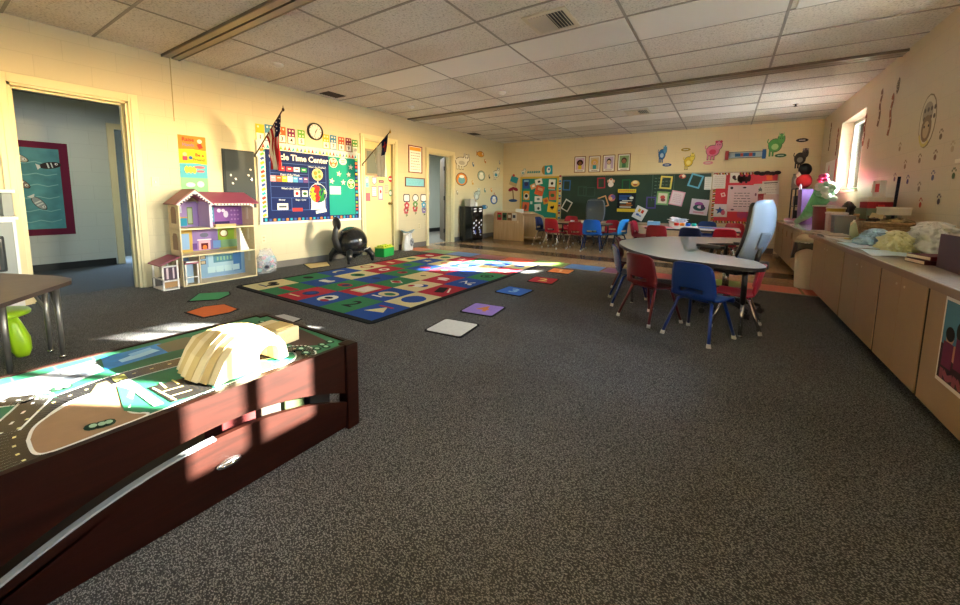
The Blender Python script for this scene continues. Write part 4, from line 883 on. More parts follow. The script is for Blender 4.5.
loop = smooth([(210, 396), (240, 384), (275, 372), (297, 364), (306, 355), (300, 349), (285, 350), (268, 355), (240, 362)])
line(loop, RWD*.85+.014, WL); line(loop, RWD*.85, RD)
f.p([T(231, 380), T(262, 370), T(286, 363), T(289, 359), T(281, 356), T(258, 362), T(228, 372)], mat('#2fa890', .25, spec=.2))
side = smooth([(0, 434), (16, 419), (32, 404), (36, 398), (20, 400), (0, 402)])
line(side, RWD*.8+.014, WL); line(side, RWD*.8, RD)
def dashes(pts, m, w=.007, step=5):
    P = [T(*p) for p in pts]
    for i in range(0, len(P)-2, step): f.prism(strip(P[i:i+2], w), f.z, f.z+.0001, m)
    f.z += .00012
dashes(smooth([(210, 396), (178, 410), (150, 421), (110, 437), (70, 453), (35, 463), (18, 455), (14, 438), (26, 420), (52, 403), (85, 390), (115, 379), (150, 369), (185, 360), (215, 352)], 10), mat('#e8dc9a', .4)); dashes(loop, mat('#e8dc9a', .4), step=4); dashes(side, mat('#e8e8da', .4), step=4)
f.p([T(148, 387.5), T(187, 377), T(214, 388), T(200, 394), T(172, 402)], RD); f.p([T(120, 381), T(129.5, 378.5), T(164, 403.5), T(154, 406.5)], GY)
for a, c in (((153, 388), (176, 400)), ((162, 392), (183, 386)), ((168, 397), (192, 390)), ((172, 380), (179, 384)), ((160, 383), (166, 388))): line([a, c], .006, mat('#e8d88a', .4))
poly([(111, 378), (124, 374), (128, 378), (115, 382)], '#8a8a4a')
poly([(117, 386), (131, 390), (127, 397), (135, 400), (128, 408), (137, 407), (150, 411), (140, 413), (129, 411.5), (124, 411)], '#2f7a58')
poly([(97, 384), (107, 381), (113, 386), (103, 390), (90, 394)], '#7a6a4a')
for x, y in ((101, 425), (92, 427), (108, 423), (306, 353), (322, 345), (330, 342), (317, 349), (326, 347), (301, 349), (58, 389), (66, 387), (258, 325), (250, 327), (262, 322)):
    p = T(x, y); f.prism(ell(p[0], p[1], .026, .018, 10), f.z, f.z+.0001, C('#1f3a2a')); f.prism(ell(p[0]-.004, p[1]+.003, .014, .009, 8), f.z, f.z+.0002, C('#9ac0a4'))
f.z += .0002
p = T(260, 366); f.p(ell(p[0], p[1], .06, .04), C('#a05a3a'))
# clip everything to the board by keeping the printed sheet as one part
o = f.build('printed_road_map', tt, mw=Matrix.Translation((0, 0, TZ-.002)))
bm = bmesh.new(); bm.from_mesh(o.data); L = -(TZ-.002)
for co, no in (((0, TY0+.021, 0), (0, -1, 0)), ((0, TY1-.022, 0), (0, 1, 0)), ((TX0+.02, 0, 0), (-1, 0, 0)), ((TX1-.03, 0, 0), (1, 0, 0))):
    bmesh.ops.bisect_plane(bm, geom=bm.verts[:]+bm.edges[:]+bm.faces[:], plane_co=co, plane_no=no, clear_outer=True)
bm.to_mesh(o.data); bm.free()
# layered mountain with a tunnel
CRM = mat('#d8c9a0', .5, var=.06, scale=30.); CR2 = mat('#c0a870', .5)
t = thing('toy_mountain', 'cream layered toy mountain with a tunnel on the play table', 'toy mountain', (4.09, .27, TZ+.0045), .12)
def mtn(s, w): 
    o = [(-.17*s-.01, 0), (-.165*s, .03), (-.14*s, .075), (-.105*s, .115), (-.06*s, .135*w+.01), (0, .15*w), (.06*s, .14*w), (.10*s, .11*w), (.13*s, .06), (.145*s, 0)]
    return o
tun = [(.05-.045*1, 0)]+[(.045+.045*cos(a), .04+.04*sin(a)) for a in [pi-k*pi/8 for k in range(9)]]+[(.09, 0)]
for k in range(7):
    s = [.86, .95, 1.0, 1.04, 1.03, .98, .93][k]; w = [.8, .93, 1., 1.04, 1.02, .97, .9][k]
    b = MB(); b.T = MX
    o = mtn(s, w); pts = o+[tun[-1-i] for i in range(len(tun))]
    lo = -.14+.04*k; b.prism(pts, lo, lo+.039, CRM if k % 2 == 0 else CR2); b.build('rock_layer', t)
t2 = thing('toy_bridge_ramp', 'small cream block joined at the right of the toy mountain', 'toy block', (3.98, .485, TZ+.0045), .12)
b = MB(); b.box((0, 0, .035), (.2, .12, .07), CRM, None, .01); b.build('ramp_block', t2); MB().box((.03, 0, .074), (.1, .09, .01), CR2, None, .004).build('ramp_top', t2)
# ------------------------------------------------------------------ brown table, stool and toy kitchen at the left edge
t = thing('activity_table', 'small brown laminate table with grey metal legs at the left edge', 'table', (1.95, -.12, 0))
PT = [(2.09, .155), (1.98, .175), (1.77, .125), (1.30, -.09), (1.25, -.65), (1.7, -.95), (2.35, -.8), (2.62, -.22)]
b = MB(); b.T = Matrix.Translation((-1.95, .12, 0)); b.prism(PT, .495, .52, mat('#5f5048', .5, var=.1, scale=12.), mat('#3a302c', .5)); b.build('tabletop', t)
GM = mat('#6f6f6c', .35, .7)
for (x, y) in ((2.06, .085), (1.86, .06), (2.24, -.16), (1.4, -.55), (1.75, -.82), (2.25, -.7)):
    b = MB(); b.tube([(x-1.95, y+.12, .495), (x-1.95, y+.12, .25), (x-1.95, y+.12, .012)], [.017, .015, .012], GM, 12); lg = b.build('leg', t)
    MB().lathe([(.017, 0), (.017, .012), (.008, .02)], M_chrome, 12).build('glide', lg, loc=(x-1.95, y+.12, 0))
for p, q in (((2.0, .1), (2.06, .085)), ((1.9, .02), (1.86, .06))):
    MB().tube([(p[0]-1.95, p[1]+.08, .495), (q[0]-1.95, q[1]+.12, .3)], .008, GM, 8).build('brace', t)
LIME = mat('#9ac81f', .35)
t = thing('stool', 'lime green plastic stool with bulbous legs under the brown table', 'stool', (1.73, -.15, 0))
MB().lathe([(.0, .27), (.12, .27), (.155, .285), (.16, .3), (.15, .315), (.1, .32), (.0, .318)], LIME, 28).build('seat', t)
for a in (.85, 2.4, 3.95, 5.5):
    x, y = .11*cos(a), .11*sin(a); l = MB(); l.tube([(x*.7, y*.7, .275), (x*.85, y*.85, .22), (x*1.05, y*1.05, .12), (x*1.1, y*1.1, .04), (x*1.1, y*1.1, .0)], [.028, .036, .048, .045, .03], LIME, 14); l.build('leg', t)
t = thing('play_kitchen', 'white and grey wooden play kitchen at the far left beside the hallway doorway', 'play kitchen', (.04, -.58, 0))
KG = mat('#8d9494', .5); KW = mat('#e4e8ea', .4)
b = MB(); b.b2((0, 0, .0), (.31, .72, .86), KW); b.build('cabinet', t)
MB().b2((-.0, -.01, .86), (.35, .735, .89), KW, .006).build('counter', t)
b = MB(); b.b2((0, .0, .89), (.03, .72, 1.1), KG).b2((.0, .66, .89), (.28, .72, 1.1), KG); b.build('back_board', t)
MB().b2((0, -.01, 1.1), (.33, .735, 1.13), KW, .006).build('shelf', t)
d = MB(); d.b2((.31, .36, .22), (.325, .70, .84), KG, .006); do = d.build('oven_door', t)
MB().b2((.325, .43, .4), (.33, .64, .72), mat('#3a3f42', .2), .02).build('oven_window', do); MB().b2((.331, .46, .42), (.334, .6, .5), mat('#7a2a34', .5)).build('oven_tray', do)
d = MB(); d.b2((.31, .02, .22), (.325, .34, .84), KG, .006); d.build('cabinet_door', t)
# ------------------------------------------------------------------ chairs and tables
NYL = mat('#d8d8d4', .4)
def crv(P, t):
    """Catmull-Rom through P at 0..1"""
    n = len(P)-1; x = min(max(t, 0), 1)*n; i = min(int(x), n-1); u = x-i
    p0, p1, p2, p3 = P[max(i-1, 0)], P[i], P[i+1], P[min(i+2, n)]
    return [.5*((2*p1[a])+(-p0[a]+p2[a])*u+(2*p0[a]-5*p1[a]+4*p2[a]-p3[a])*u*u+(-p0[a]+3*p1[a]-3*p2[a]+p3[a])*u**3) for a in range(len(p1))]
PROF = [(.17, .29, .33), (.175, .315, .345), (.12, .326, .35), (.03, .318, .35), (-.06, .316, .345), (-.125, .33, .335), (-.155, .37, .345), (-.166, .42, .345), (-.176, .48, .335), (-.190, .55, .315), (-.203, .615, .285)]
def kid_chair(label, x, y, face, col, legc, sc=1., group=None):
    """face: direction (dx, dy) the sitter looks"""
    t = thing('school_chair', label, 'chair', (x, y, 0), atan2(-face[0], face[1]), group)
    m = mat(col, .42, 0, .3); lm = legc if not isinstance(legc, str) else mat(legc, .3, .2)
    def fn(u, v):
        yy, z, w = crv(PROF, v); s = 2*u-1
        back = min(max((v-.5)/.12, 0), 1)
        return (sc*s*w/2, sc*(yy+.045*s*s*back*(1 if v < .97 else .8)), sc*(z+(1-back)*.014*s*s*(v > .15)-(0.022*abs(s)**6 if v > .9 else 0)*((v-.9)/.1)))
    def hole(i, j): return 4 <= i <= 11 and 27 <= j <= 29
    b = MB().grid(fn, 16, 44, m, True, hole); o = b.build('seat_shell', t); solid(o, .011*sc, 0)
    for sx in (-1, 1):
        for sy, y0, y1 in ((1, .10, .185), (-1, -.09, -.195)):
            P = [(sx*.10, y0*.6, .312), (sx*.13, y0, .30), (sx*.155, (y0+y1)/2, .16), (sx*.182, y1, .02)]
            l = MB().tube([tuple(c*sc for c in p) for p in P], .0125*sc, lm, 10).build('leg', t)
            MB().tube([(sx*.180*sc, (y1-.004*sy)*sc, .03*sc), (sx*.184*sc, (y1+.002*sy)*sc, 0)], [.015*sc, .017*sc], NYL, 12).build('foot_cap', l)
    MB().tube([(-.10*sc, .06*sc, .308*sc), (.10*sc, .06*sc, .308*sc)], .010*sc, lm, 8).tube([(-.10*sc, -.054*sc, .308*sc), (.10*sc, -.054*sc, .308*sc)], .010*sc, lm, 8).build('seat_frame', t)
    return t
MAR, BLU, NAV, REDC = '#540d16', '#062a70', '#0c1c48', '#a0182e'
BBL = '#1260c8'
CG = 'chairs round the horseshoe table'
kid_chair('blue plastic chair nearest the camera, tucked under the white horseshoe table', 5.64, 3.05, (.42, .9), BLU, '#0b2b78', 1.02, CG)
kid_chair('maroon plastic chair left of the nearest blue chair at the horseshoe table', 5.23, 3.29, (.58, .82), MAR, '#5a1420', 1.02, CG)
kid_chair('dark blue plastic chair at the left end of the horseshoe table, seen from the side', 4.96, 3.78, (.95, .3), '#0e2a6a', '#123a8a', 1.02, CG)
kid_chair('maroon plastic chair at the far left of the horseshoe table, behind the dark blue one', 4.80, 4.60, (.98, .1), MAR, '#5a1420', 1.02, CG)
kid_chair('bright red chair with chrome legs under the right end of the horseshoe table', 5.90, 3.53, (-.98, .05), '#a82840', M_chrome, .93, CG)
# horseshoe table
HZ = .615
t = thing('horseshoe_table', 'large white topped horseshoe table with black edge on the carpet', 'table', (5.4, 4.2, 0))
out = [fl(*p, HZ) for p in ((766.5, 267), (755, 268.5), (735, 266.5), (698, 262), (665, 258), (640, 252.5), (626, 247.5), (619.5, 243), (623, 240), (640, 237.6), (665, 236.6), (692, 236.6), (725, 237.5), (745, 238.5), (748, 240.5), (738, 243), (716, 243), (704, 244), (697, 246.5), (701, 250.5), (718, 254.5), (745, 259), (757, 261.5))]
def cr_closed(P, n=5):
    o = []
    for i in range(len(P)):
        p0, p1, p2, p3 = P[i-1], P[i], P[(i+1) % len(P)], P[(i+2) % len(P)]
        for k in range(n):
            u = k/n; o.append(tuple(.5*((2*p1[a])+(-p0[a]+p2[a])*u+(2*p0[a]-5*p1[a]+4*p2[a]-p3[a])*u*u+(-p0[a]+3*p1[a]-3*p2[a]+p3[a])*u**3) for a in (0, 1)))
    return o
out = [(p[0]-5.4, p[1]-4.2) for p in cr_closed(out)]
LAM = mat('#efece4', .18, var=.02, scale=40., coat=.6)
MB().prism(out, HZ-.03, HZ, LAM, M_black).build('tabletop', t)
for (x, y) in ((5.93, 3.22), (4.98, 3.78), (4.86, 4.95), (5.8, 5.15), (5.5, 4.75)):
    l = MB().tube([(x-5.4, y-4.2, HZ-.03), (x-5.4, y-4.2, .28)], .021, M_black, 14).build('leg', t)
    MB().tube([(x-5.4, y-4.2, .3), (x-5.4, y-4.2, .015)], .014, M_chrome, 12).build('leg_extension', l)
    MB().lathe([(.02, 0), (.02, .01), (.01, .02)], M_chrome, 12).build('glide', l, loc=(x-5.4, y-4.2, 0))
# black office chair, window reflection painted pale blue on its back
def office_chair(name, label, loc, face, back_m, trim_m, sc=1., arms=True, lean=.3, mesh_panel=True, bw=.165):
    t = thing(name, label, 'office chair', loc, atan2(-face[0], face[1]))
    S_ = Matrix.Diagonal((sc, sc, sc, 1))
    def B(): b = MB(); b.T = S_; return b
    for k in range(5):
        a = pi/2+k*2*pi/5+.3
        B().tube([(0, 0, .115), (.16*cos(a), .16*sin(a), .105), (.29*cos(a), .29*sin(a), .075)], [.03, .024, .018], trim_m, 10).build('base_leg', t)
        c = B().tube([(.29*cos(a), .29*sin(a), .075), (.29*cos(a), .29*sin(a), .05)], .012, trim_m, 8)
        c.T = S_ @ Matrix.Translation((.3*cos(a), .3*sin(a), .028)) @ Matrix.Rotation(a+.8, 4, 'Z') @ Matrix.Rotation(pi/2, 4, 'Y'); c.lathe([(.018, -.024), (.028, -.02), (.028, -.004), (.02, -.002), (.02, .002), (.028, .004), (.028, .02), (.018, .024)], M_black, 16); c.build('caster', t)
    B().tube([(0, 0, .1), (0, 0, .24)], .028, trim_m, 12).tube([(0, 0, .22), (0, 0, .4)], .018, M_chrome, 12).build('gas_lift', t)
    B().box((0, -.02, .405), (.2, .26, .05), trim_m, None, .01).tube([(.1, 0, .4), (.24, .02, .39)], .007, trim_m, 8).build('tilt_mechanism', t)
    b = B(); b.box((0, 0, .465), (.48, .46, .085), trim_m, None, .035); b.build('seat_cushion', t)
    T_ = S_ @ Matrix.Translation((0, -.22, .5)) @ Matrix.Rotation(lean, 4, 'X')
    def outline(v): return bw*(1-.16*(2*v-1)**2*(1 if v < .5 else 1.4))-(.05 if v < .06 else 0)-(.035*((v-.88)/.12)**2 if v > .88 else 0)
    def sh(u, v): s = 2*u-1; w = outline(v); return (s*w, .045*s*s-.05*sin(pi*v)+.02, -.0+.58*v-.03*abs(s)**3*max(0, (v-.8)/.2)**2)
    b = MB(); b.T = T_; b.grid(lambda u, v: Vector(sh(u, v))+Vector((0, -.012, 0)), 20, 24, back_m); o = b.build('back_shell', t); solid(o, .016, 0)
    b = MB(); b.T = T_; b.grid(lambda u, v: Vector(sh(u*.92+.04, v*.9+.04))+Vector((0, .03, 0)), 16, 18, trim_m); o = b.build('back_cushion', t); solid(o, .034, 0)
    if mesh_panel:
        b = MB(); b.T = T_; b.grid(lambda u, v: Vector(sh(.3+.4*u, .25+.27*v))+Vector((0, -.022, 0)), 8, 8, mat('#8fa4b8', .3)); o = b.build('lumbar_panel', t); solid(o, .01, 0)
    b = B(); b.tube([(0, -.08, .41), (0, -.24, .42), (0, -.27, .56), (0, -.28, .66)], .022, trim_m, 10); b.build('back_bracket', t)
    if arms:
        for s in (-1, 1):
            b = B(); b.tube([(s*.18, .02, .41), (s*.25, .02, .42), (s*.26, .0, .52), (s*.25, -.02, .62)], .017, trim_m, 10); a_ = b.build('armrest', t)
            b = B(); b.box((s*.25, .0, .635), (.07, .25, .03), trim_m, None, .012); b.build('arm_pad', a_)
    return t
BACK_REFL = mat('#bcd6ee', .15, coat=.6); OBK = mat('#14161a', .4)  # pale blue stands for the window reflected in the black plastic back
office_chair('office_chair', 'office chair with glossy pale blue back at the opening of the horseshoe table', (5.82, 4.06, 0), (-.8, .6), BACK_REFL, OBK, 1.05, True, .2)
# back table on the left with its chairs
def round_leg_table(label, cx, cy, w, d, z, top, r=.12, rot=0.):
    t = thing('activity_table', label, 'table', (cx, cy, 0), rot)
    MB().prism(rc(0, 0, w, d, 0, r), z-.028, z, top, M_black).build('tabletop', t)
    for sx in (-1, 1):
        for sy in (-1, 1):
            x, y = sx*(w/2-.12), sy*(d/2-.12)
            l = MB().tube([(x, y, z-.028), (x, y, .25)], .02, M_black, 12).build('leg', t); MB().tube([(x, y, .27), (x, y, .0)], .013, M_chrome, 12).build('leg_extension', l)
    return t
round_leg_table('low dark edged activity table before the chalkboard, ringed by red and blue chairs', 2.92, 8.3, 1.35, .85, .56, mat('#b8a98c', .25), .2)
round_leg_table('long low activity table piled with craft things before the red board', 5.22, 8.1, 1.6, 1.3, .58, mat('#cbbfb0', .25), .25)
G2 = 'chairs round the left back table'; G3 = 'chairs round the right back table'
kid_chair('navy chair at the left end of the left back table, beside the book rack', 2.12, 8.05, (1, -.05), NAV, M_chrome, 1.1, G2)
kid_chair('red chair with its back to the camera at the left back table', 2.52, 7.72, (.25, .97), REDC, M_chrome, 1.1, G2)
kid_chair('red chair on the far side of the left back table, facing the camera', 2.4, 8.95, (0, -1), '#9a1830', M_chrome, 1.1, G2)
kid_chair('dark red chair in the middle of the near side of the left back table', 2.98, 7.85, (-.1, 1), '#8a1626', M_chrome, 1.0, G2)
kid_chair('bright blue chair with its back to the camera at the left back table', 3.38, 7.70, (-.15, .98), BBL, '#143a80', 1.12, G2)
kid_chair('light blue chair at the right end of the left back table, turned sideways', 3.80, 8.02, (-.95, .3), '#2a8ad8', '#1a2a4a', 1.14, G2)
kid_chair('red chair behind the bright blue chair at the left back table', 3.45, 8.95, (0, -1), REDC, M_chrome, 1.0, G2)
office_chair('office_chair', 'dark grey leather office chair standing before the chalkboard', (2.95, 9.2, 0), (.1, -.99), mat('#4a545c', .25, coat=.3), mat('#3f4950', .28, coat=.3), 1.05, False, .06, False, .24)
kid_chair('dark red chair side-on at the left end of the right back table', 4.28, 8.05, (1, .1), '#9a1830', M_chrome, 1.06, G3)
kid_chair('bright red chair behind the dark red one beside the right back table', 4.24, 8.5, (1, -.1), REDC, M_chrome, 1.06, G3)
kid_chair('maroon chair with its back to the camera at the right back table', 4.70, 7.42, (0, 1), '#7a1422', M_chrome, 1.06, G3)
kid_chair('navy chair with its back to the camera at the right back table', 5.26, 7.32, (0, 1), NAV, M_chrome, 1.04, G3)
kid_chair('red chair with its back to the camera at the right back table', 5.78, 7.32, (0, 1), '#b01c34', M_chrome, 1.04, G3)
kid_chair('blue chair on the far side of the right back table', 5.45, 9.0, (0, -1), '#1a3a7a', M_chrome, 1.08, G3)
kid_chair('red chair behind the right back table near the red board', 5.95, 8.95, (0, -1), REDC, M_chrome, 1.06, G3)
# craft things on the right back table
tz = .58
t = thing('craft_basket', 'white basket heaped with paper on the right back table', 'basket', (4.95, 8.25, tz))
MB().lathe([(.14, 0), (.16, .09), (.17, .1), (.155, .1), (.13, .012)], WHT, 20).build('basket', t)
b = MB(); rnd = random.Random(2)
for k in range(14): b.box((rnd.uniform(-.12, .12), rnd.uniform(-.1, .1), .1+rnd.uniform(0, .09)), (.13, .1, .006), C(['#eceff0', '#f5f5f2', '#dfe6ea'][k % 3]), Matrix.Rotation(rnd.uniform(-.6, .6), 4, 'X') @ Matrix.Rotation(rnd.uniform(0, 3), 4, 'Z'))
tag(b.build('paper_pile', t), kind='stuff')
t = thing('paint_tray', 'white tray with red, orange, blue and green paint cups on the right back table', 'tray', (5.12, 7.9, tz)); MB().box((0, 0, .02), (.42, .2, .04), WHT, None, .01).build('tray', t)
for k, c in enumerate(('#d8402a', '#e8862a', '#2a6ad8', '#2ab0a0')): MB().lathe([(.04, .04), (.045, .09), (.03, .095)], C(c), 14).build('paint_cup', t, loc=(-.15+.1*k, 0, 0))
t = thing('tissue_box', 'white and light blue box on the left of the right back table', 'box', (4.52, 8.15, tz)); MB().box((0, 0, .045), (.24, .16, .09), C('#8ac4e8'), .1, .006).build('carton', t); MB().box((-.06, 0, .095), (.1, .1, .01), WHT, .1).build('tissue', t)
for k, (x, y, c, l) in enumerate(((5.5, 8.2, '#2a5aa8', 'blue folder lying on the right back table'), (5.75, 8.0, '#c83a4a', 'red folder lying on the right back table'), (4.75, 7.75, '#d8808a', 'pink paper lying at the near edge of the right back table'), (4.3+.2, 7.75, '#e8c0c4', 'pale pink paper at the left of the right back table'))):
    tag(MB().box((0, 0, .004), (.3, .22, .008), C(c), .3*k).build('folder' if k < 2 else 'paper_sheet', loc=(x, y, tz)), l, 'folder' if k < 2 else 'paper')
for k, (x, y) in enumerate(((2.7, 8.35), (2.95, 8.4))): tag(MB().lathe([(.045, 0), (.05, .05), (.044, .05), (.035, .01)], WHT, 16).build('paper_cup', loc=(x, y, .56)), ['white cup on the left back table, left of the other', 'white cup on the left back table, right of the other'][k], 'cup')
# black cabinet by the corner with a grey box on it
t = thing('storage_cabinet', 'glossy black low cabinet with white pictures against the far left wall', 'cabinet', (.04, 7.42, 0), 0)
GB = mat('#0b0b0d', .12, coat=.5)
MB().b2((0, 0, .03), (.38, .5, .9), GB, .005).build('body', t)
for y in (.01, .255):
    d = MB().b2((.38, y, .04), (.395, y+.235, .88), GB, .003).build('door', t)
    f = Flat(); rr = random.Random(int(y*100))
    f.same([rc(.1+rr.uniform(-.05, .05), .08+.02*k+rr.uniform(0, .1), rr.uniform(.02, .07), rr.uniform(.02, .06), rr.uniform(-.8, .8)) for k in range(6)], C('#c8ccd4')); f.same([rc(.05+.1*(k % 2), .3+.06*k, .06, .04, .5) for k in range(4)]+[rc(.1, .72, .12, .035, .1), rc(.1, .78, .12, .03)], C('#dfe2e6')); f.same([rc(.12, .2, .04, .1, .3)], C('#3a4aa0'))
    f.build('door_reflection', d, mw=Matrix.Translation((.437, 7.43+y, .06)) @ Matrix(((0, 0, 1, 0), (1, 0, 0, 0), (0, 1, 0, 0), (0, 0, 0, 1))))  # pale shapes imitate pictures reflected in the glossy door
for a in (.03, .35):
    for y in (.03, .45): MB().b2((a, y, 0), (a+.03, y+.03, .03), M_black).build('foot', t)
t = thing('storage_box', 'grey lidless box on top of the black cabinet', 'box', (.22, 7.6, .9)); MB().lathe([(.12, 0), (.14, .19), (.13, .19), (.11, .01)], C('#b8b4ac'), 4, smooth=False).build('carton', t, rotz=pi/4)
tag(MB().box((0, 0, .05), (.12, .14, .1), WHT, .2, .004).build('napkin_box', loc=(.22, 7.83, .9)), 'small white box beside the grey box on the black cabinet', 'box')
# wooden book rack
BIR = wood_mat('birch_ply', '#c9ab84', '#d9c09a', .4, 2, 2.)
t = thing('book_rack', 'light wood book rack with rounded end panel near the back left corner', 'book rack', (.9, 8.45, 0), .0)
pts = [(-.45, 0), (.46, 0), (.46, .5)]+[(.28+.18*cos(a), .58+.18*sin(a)) for a in [k*pi/14 for k in range(1, 8)]]+[(-.3, .78)]+[(-.33+.12*cos(a), .66+.12*sin(a)) for a in [pi/2+k*pi/14 for k in range(1, 8)]]
MXZ = Matrix(((1, 0, 0, 0), (0, 0, -1, 0), (0, 1, 0, 0), (0, 0, 0, 1)))
b = MB(); b.T = MXZ; b.prism(pts, -.012, .012, BIR); b.build('end_panel', t)
b = MB(); b.T = MXZ; b.prism([(-.36, .48), (.3, .48), (.3, .53), (-.36, .53)], .012, .05, BIR); b.build('book_ledge', t)
b = MB(); b.T = Matrix.Translation((0, .55, 0)) @ MXZ; b.prism([(-.45, 0), (.9, 0), (.9, .5), (.75, .66), (.45, .76), (-.2, .76)], -.012, .012, BIR); b.build('end_panel', t)
MB().b2((-.4, .0, .08), (.8, .54, .1), BIR).b2((-.42, .26, .1), (.75, .28, .62), BIR).build('shelf', t)
b = MB(); b.T = Matrix.Translation((0, .0, 0)); V = b.verts([(-.35, .012, .74), (.7, .54, .70), (.7, .56, .72), (-.35, .02, .76)]); b.box((.1, .28, .72), (1.0, .5, .018), BIR, None, .004); b.build('top_shelf', t)
for k, (x, c, l) in enumerate(((-.26, '#b8303a', 'red book facing out on the ledge of the book rack, leftmost'), (-.1, '#4a6a4a', 'green book facing out on the ledge of the book rack'), (.05, '#8a6a4a', 'brown book facing out on the ledge of the book rack'), (.19, '#d8d0c0', 'cream book facing out on the ledge of the book rack, rightmost'))):
    b = MB(); b.box((0, 0, .1), (.13, .012, .2), C(c)); b.box((0, -.007, .11), (.08, .002, .08), C(['#4a8a4a', '#2a2a2a', '#e0d8c0', '#5a5a60'][k])); o = b.build('picture_book', loc=(.9+x, 8.42, .531)); tag(o, l, 'book', 'books on the rack ledge')
for k, (x, y, c, l) in enumerate(((.85, 8.72, '#4a6a8a', 'blue book lying on top of the book rack'), (1.05, 8.8, '#d8d8d0', 'white box standing on top of the book rack'))):
    tag(MB().box((0, 0, .012 if k == 0 else .05), (.22, .16, .024) if k == 0 else (.2, .1, .1), C(c), .3).build('picture_book' if k == 0 else 'small_box', loc=(x, y, .7295)), l, 'book' if k == 0 else 'box')
# ------------------------------------------------------------------ back wall
def board(name, label, cat, x0, x1, z0, z1, surf, fr, fw=.03, art=None):
    mw = frame('B', (x0+x1)/2, (z0+z1)/2); w, h = x1-x0, z1-z0
    t = thing(name, label, cat, mw=mw)
    sf = Flat(.0004); sf.box((0, 0, .007), (w, h, .014), surf); sf.z = .0141
    if art: art(sf)
    sf.build('surface', t)
    b = MB()
    for (cx, cy, a, c) in ((0, h/2-fw/2, w, fw), (0, -h/2+fw/2, w, fw), (-w/2+fw/2, 0, fw, h), (w/2-fw/2, 0, fw, h)): b.box((cx, cy, .011), (a, c, .022), fr)
    b.build('board_frame', t); return t, mw, w, h
CHB = mat('#1f3a30', .55, 0, .4, .12, 3.)
def chalk(f):
    rr = random.Random(4)
    for k in range(7):
        y = .5-.085*k; f.same([rc(.62+.08*i, y+rr.uniform(-.01, .01), .05, .012, rr.uniform(-.2, .2)) for i in range(5)], C('#6f8a80'))
    f.same([rc(.55, .26, .006, .62), rc(1.02, .26, .006, .62)], C('#6f8a80')); f.same([rc(-1.0, .28, .3, .008), rc(-1.0, .05, .3, .008), rc(-1.15, .17, .008, .23), rc(-.85, .17, .008, .23)], C('#4f6a60'))
t, CBM, cw_, ch_ = board('chalkboard', 'long dark green chalkboard in the middle of the back wall', 'chalkboard', 1.86, 5.47, .53, 1.77, CHB, mat('#b9a98a', .4), .03, chalk)
MB().box((0, -ch_/2-.015, .05), (cw_, .03, .1), mat('#b89a78', .5)).build('chalk_tray', t)
t, _, gw, gh = board('bulletin_board', 'teal green bulletin board with yellow border at the left of the back wall', 'bulletin board', .60, 1.80, .53, 1.75, mat('#0f8a78', .7), mat('#d8b23a', .5), .055)
t, _, rw_, rh_ = board('bulletin_board', 'red bulletin board with patterned border at the right of the back wall', 'bulletin board', 5.47, 6.66, .60, 1.76, mat('#d02f44', .7), mat('#c9b8a0', .5), .02)
f = Flat(); f.z = .0145
for s, m in ((0, '#c8a83a'), (1, '#3a2a24'), (2, '#e8e0d0'), (3, '#a83a3a')):
    q = []
    for k in range(s, 44, 4):
        u = k/44
        q += [rc(-rw_/2+.05, -rh_/2+u*rh_, .05, .03, .3), rc(-rw_/2+u*rw_, rh_/2-.045, .03, .045, .3), rc(-rw_/2+u*rw_, -rh_/2+.045, .03, .045, .3)]
    f.same(q, C(m)); f.z -= .0004
f.build('patterned_border', t)
f = Flat(); q = {'#3f8fc0': [], '#d8c8a0': [], '#a83a4a': []}
for k in range(18): q[list(q)[k % 3]].append(rc(0, -.58+.068*k, .06, .05, .2))
for c in q: f.same(q[c], C(c)); f.z -= .0004
tag(f.build('border_strip', mw=frame('B', 1.84, 1.17, .024)), 'narrow patterned border strip between the teal board and the chalkboard', 'border strip')
BZ = .0245
Z1 = lambda x, y: (500+x/5.5, 130+y/5.5)
Z2 = lambda x, y: (640+x/5.5, 130+y/5.5)
Z5 = lambda x, y: (500+x/8.06, 150+y/8.06)
Z6 = lambda x, y: (580+x/6.857, 150+y/6.857)
BPN = [0]
def bp(name, label, cat, p, w, h, dr, rot=0., group=None, off=BZ):
    BPN[0] += 1
    if off == BZ: off += .0042*(BPN[0] % 4)
    return pin('B', name, label, cat, p[0], p[1], w, h, dr, off, rot, group)
FG = 'coloured paper frames on the chalkboard'
for p, w, h, c, rot, n in ((Z6(145, 226), .23, .31, '#a8384a', .04, 'dark red'), (Z6(316, 238), .23, .3, '#2f6a4a', 0, 'green'), (Z6(160, 355), .25, .32, '#d8a070', .35, 'tan, tilted'), (Z6(590, 223), .29, .34, '#d8cc6a', -.08, 'yellow'), (Z6(487, 361), .25, .32, '#5a4f96', 0, 'purple'), (Z6(792, 212), .29, .34, '#6ab0d0', -.3, 'light blue, tilted'), (Z1(367, 304), .24, .31, '#3a6aa8', -.05, 'blue'), (Z1(367, 415), .25, .34, '#e8e8e4', -.5, 'white, strongly tilted'), (Z1(452, 336), .28, .3, '#39564a', 0, 'faint grey green')):
    bp('paper_cutout', n+' empty paper frame on the chalkboard', 'paper frame', p, w*.9, h*.9, frame_only(C(c), .14), rot, FG)
bp('paper_figure', 'white figure cutout with orange hands beside the dark red paper frame', 'cutout', Z6(212, 222), .17, .26, lambda f, w, h: (f.same([ell(0, .05, .055), ell(0, -.05, .07)], C('#e8dcd4')), f.same([ell(-.07, .03, .025, .04), ell(.07, .03, .025, .04)], C('#d8a890')), f.p(ell(0, .08, .03), C('#c8705a'))))
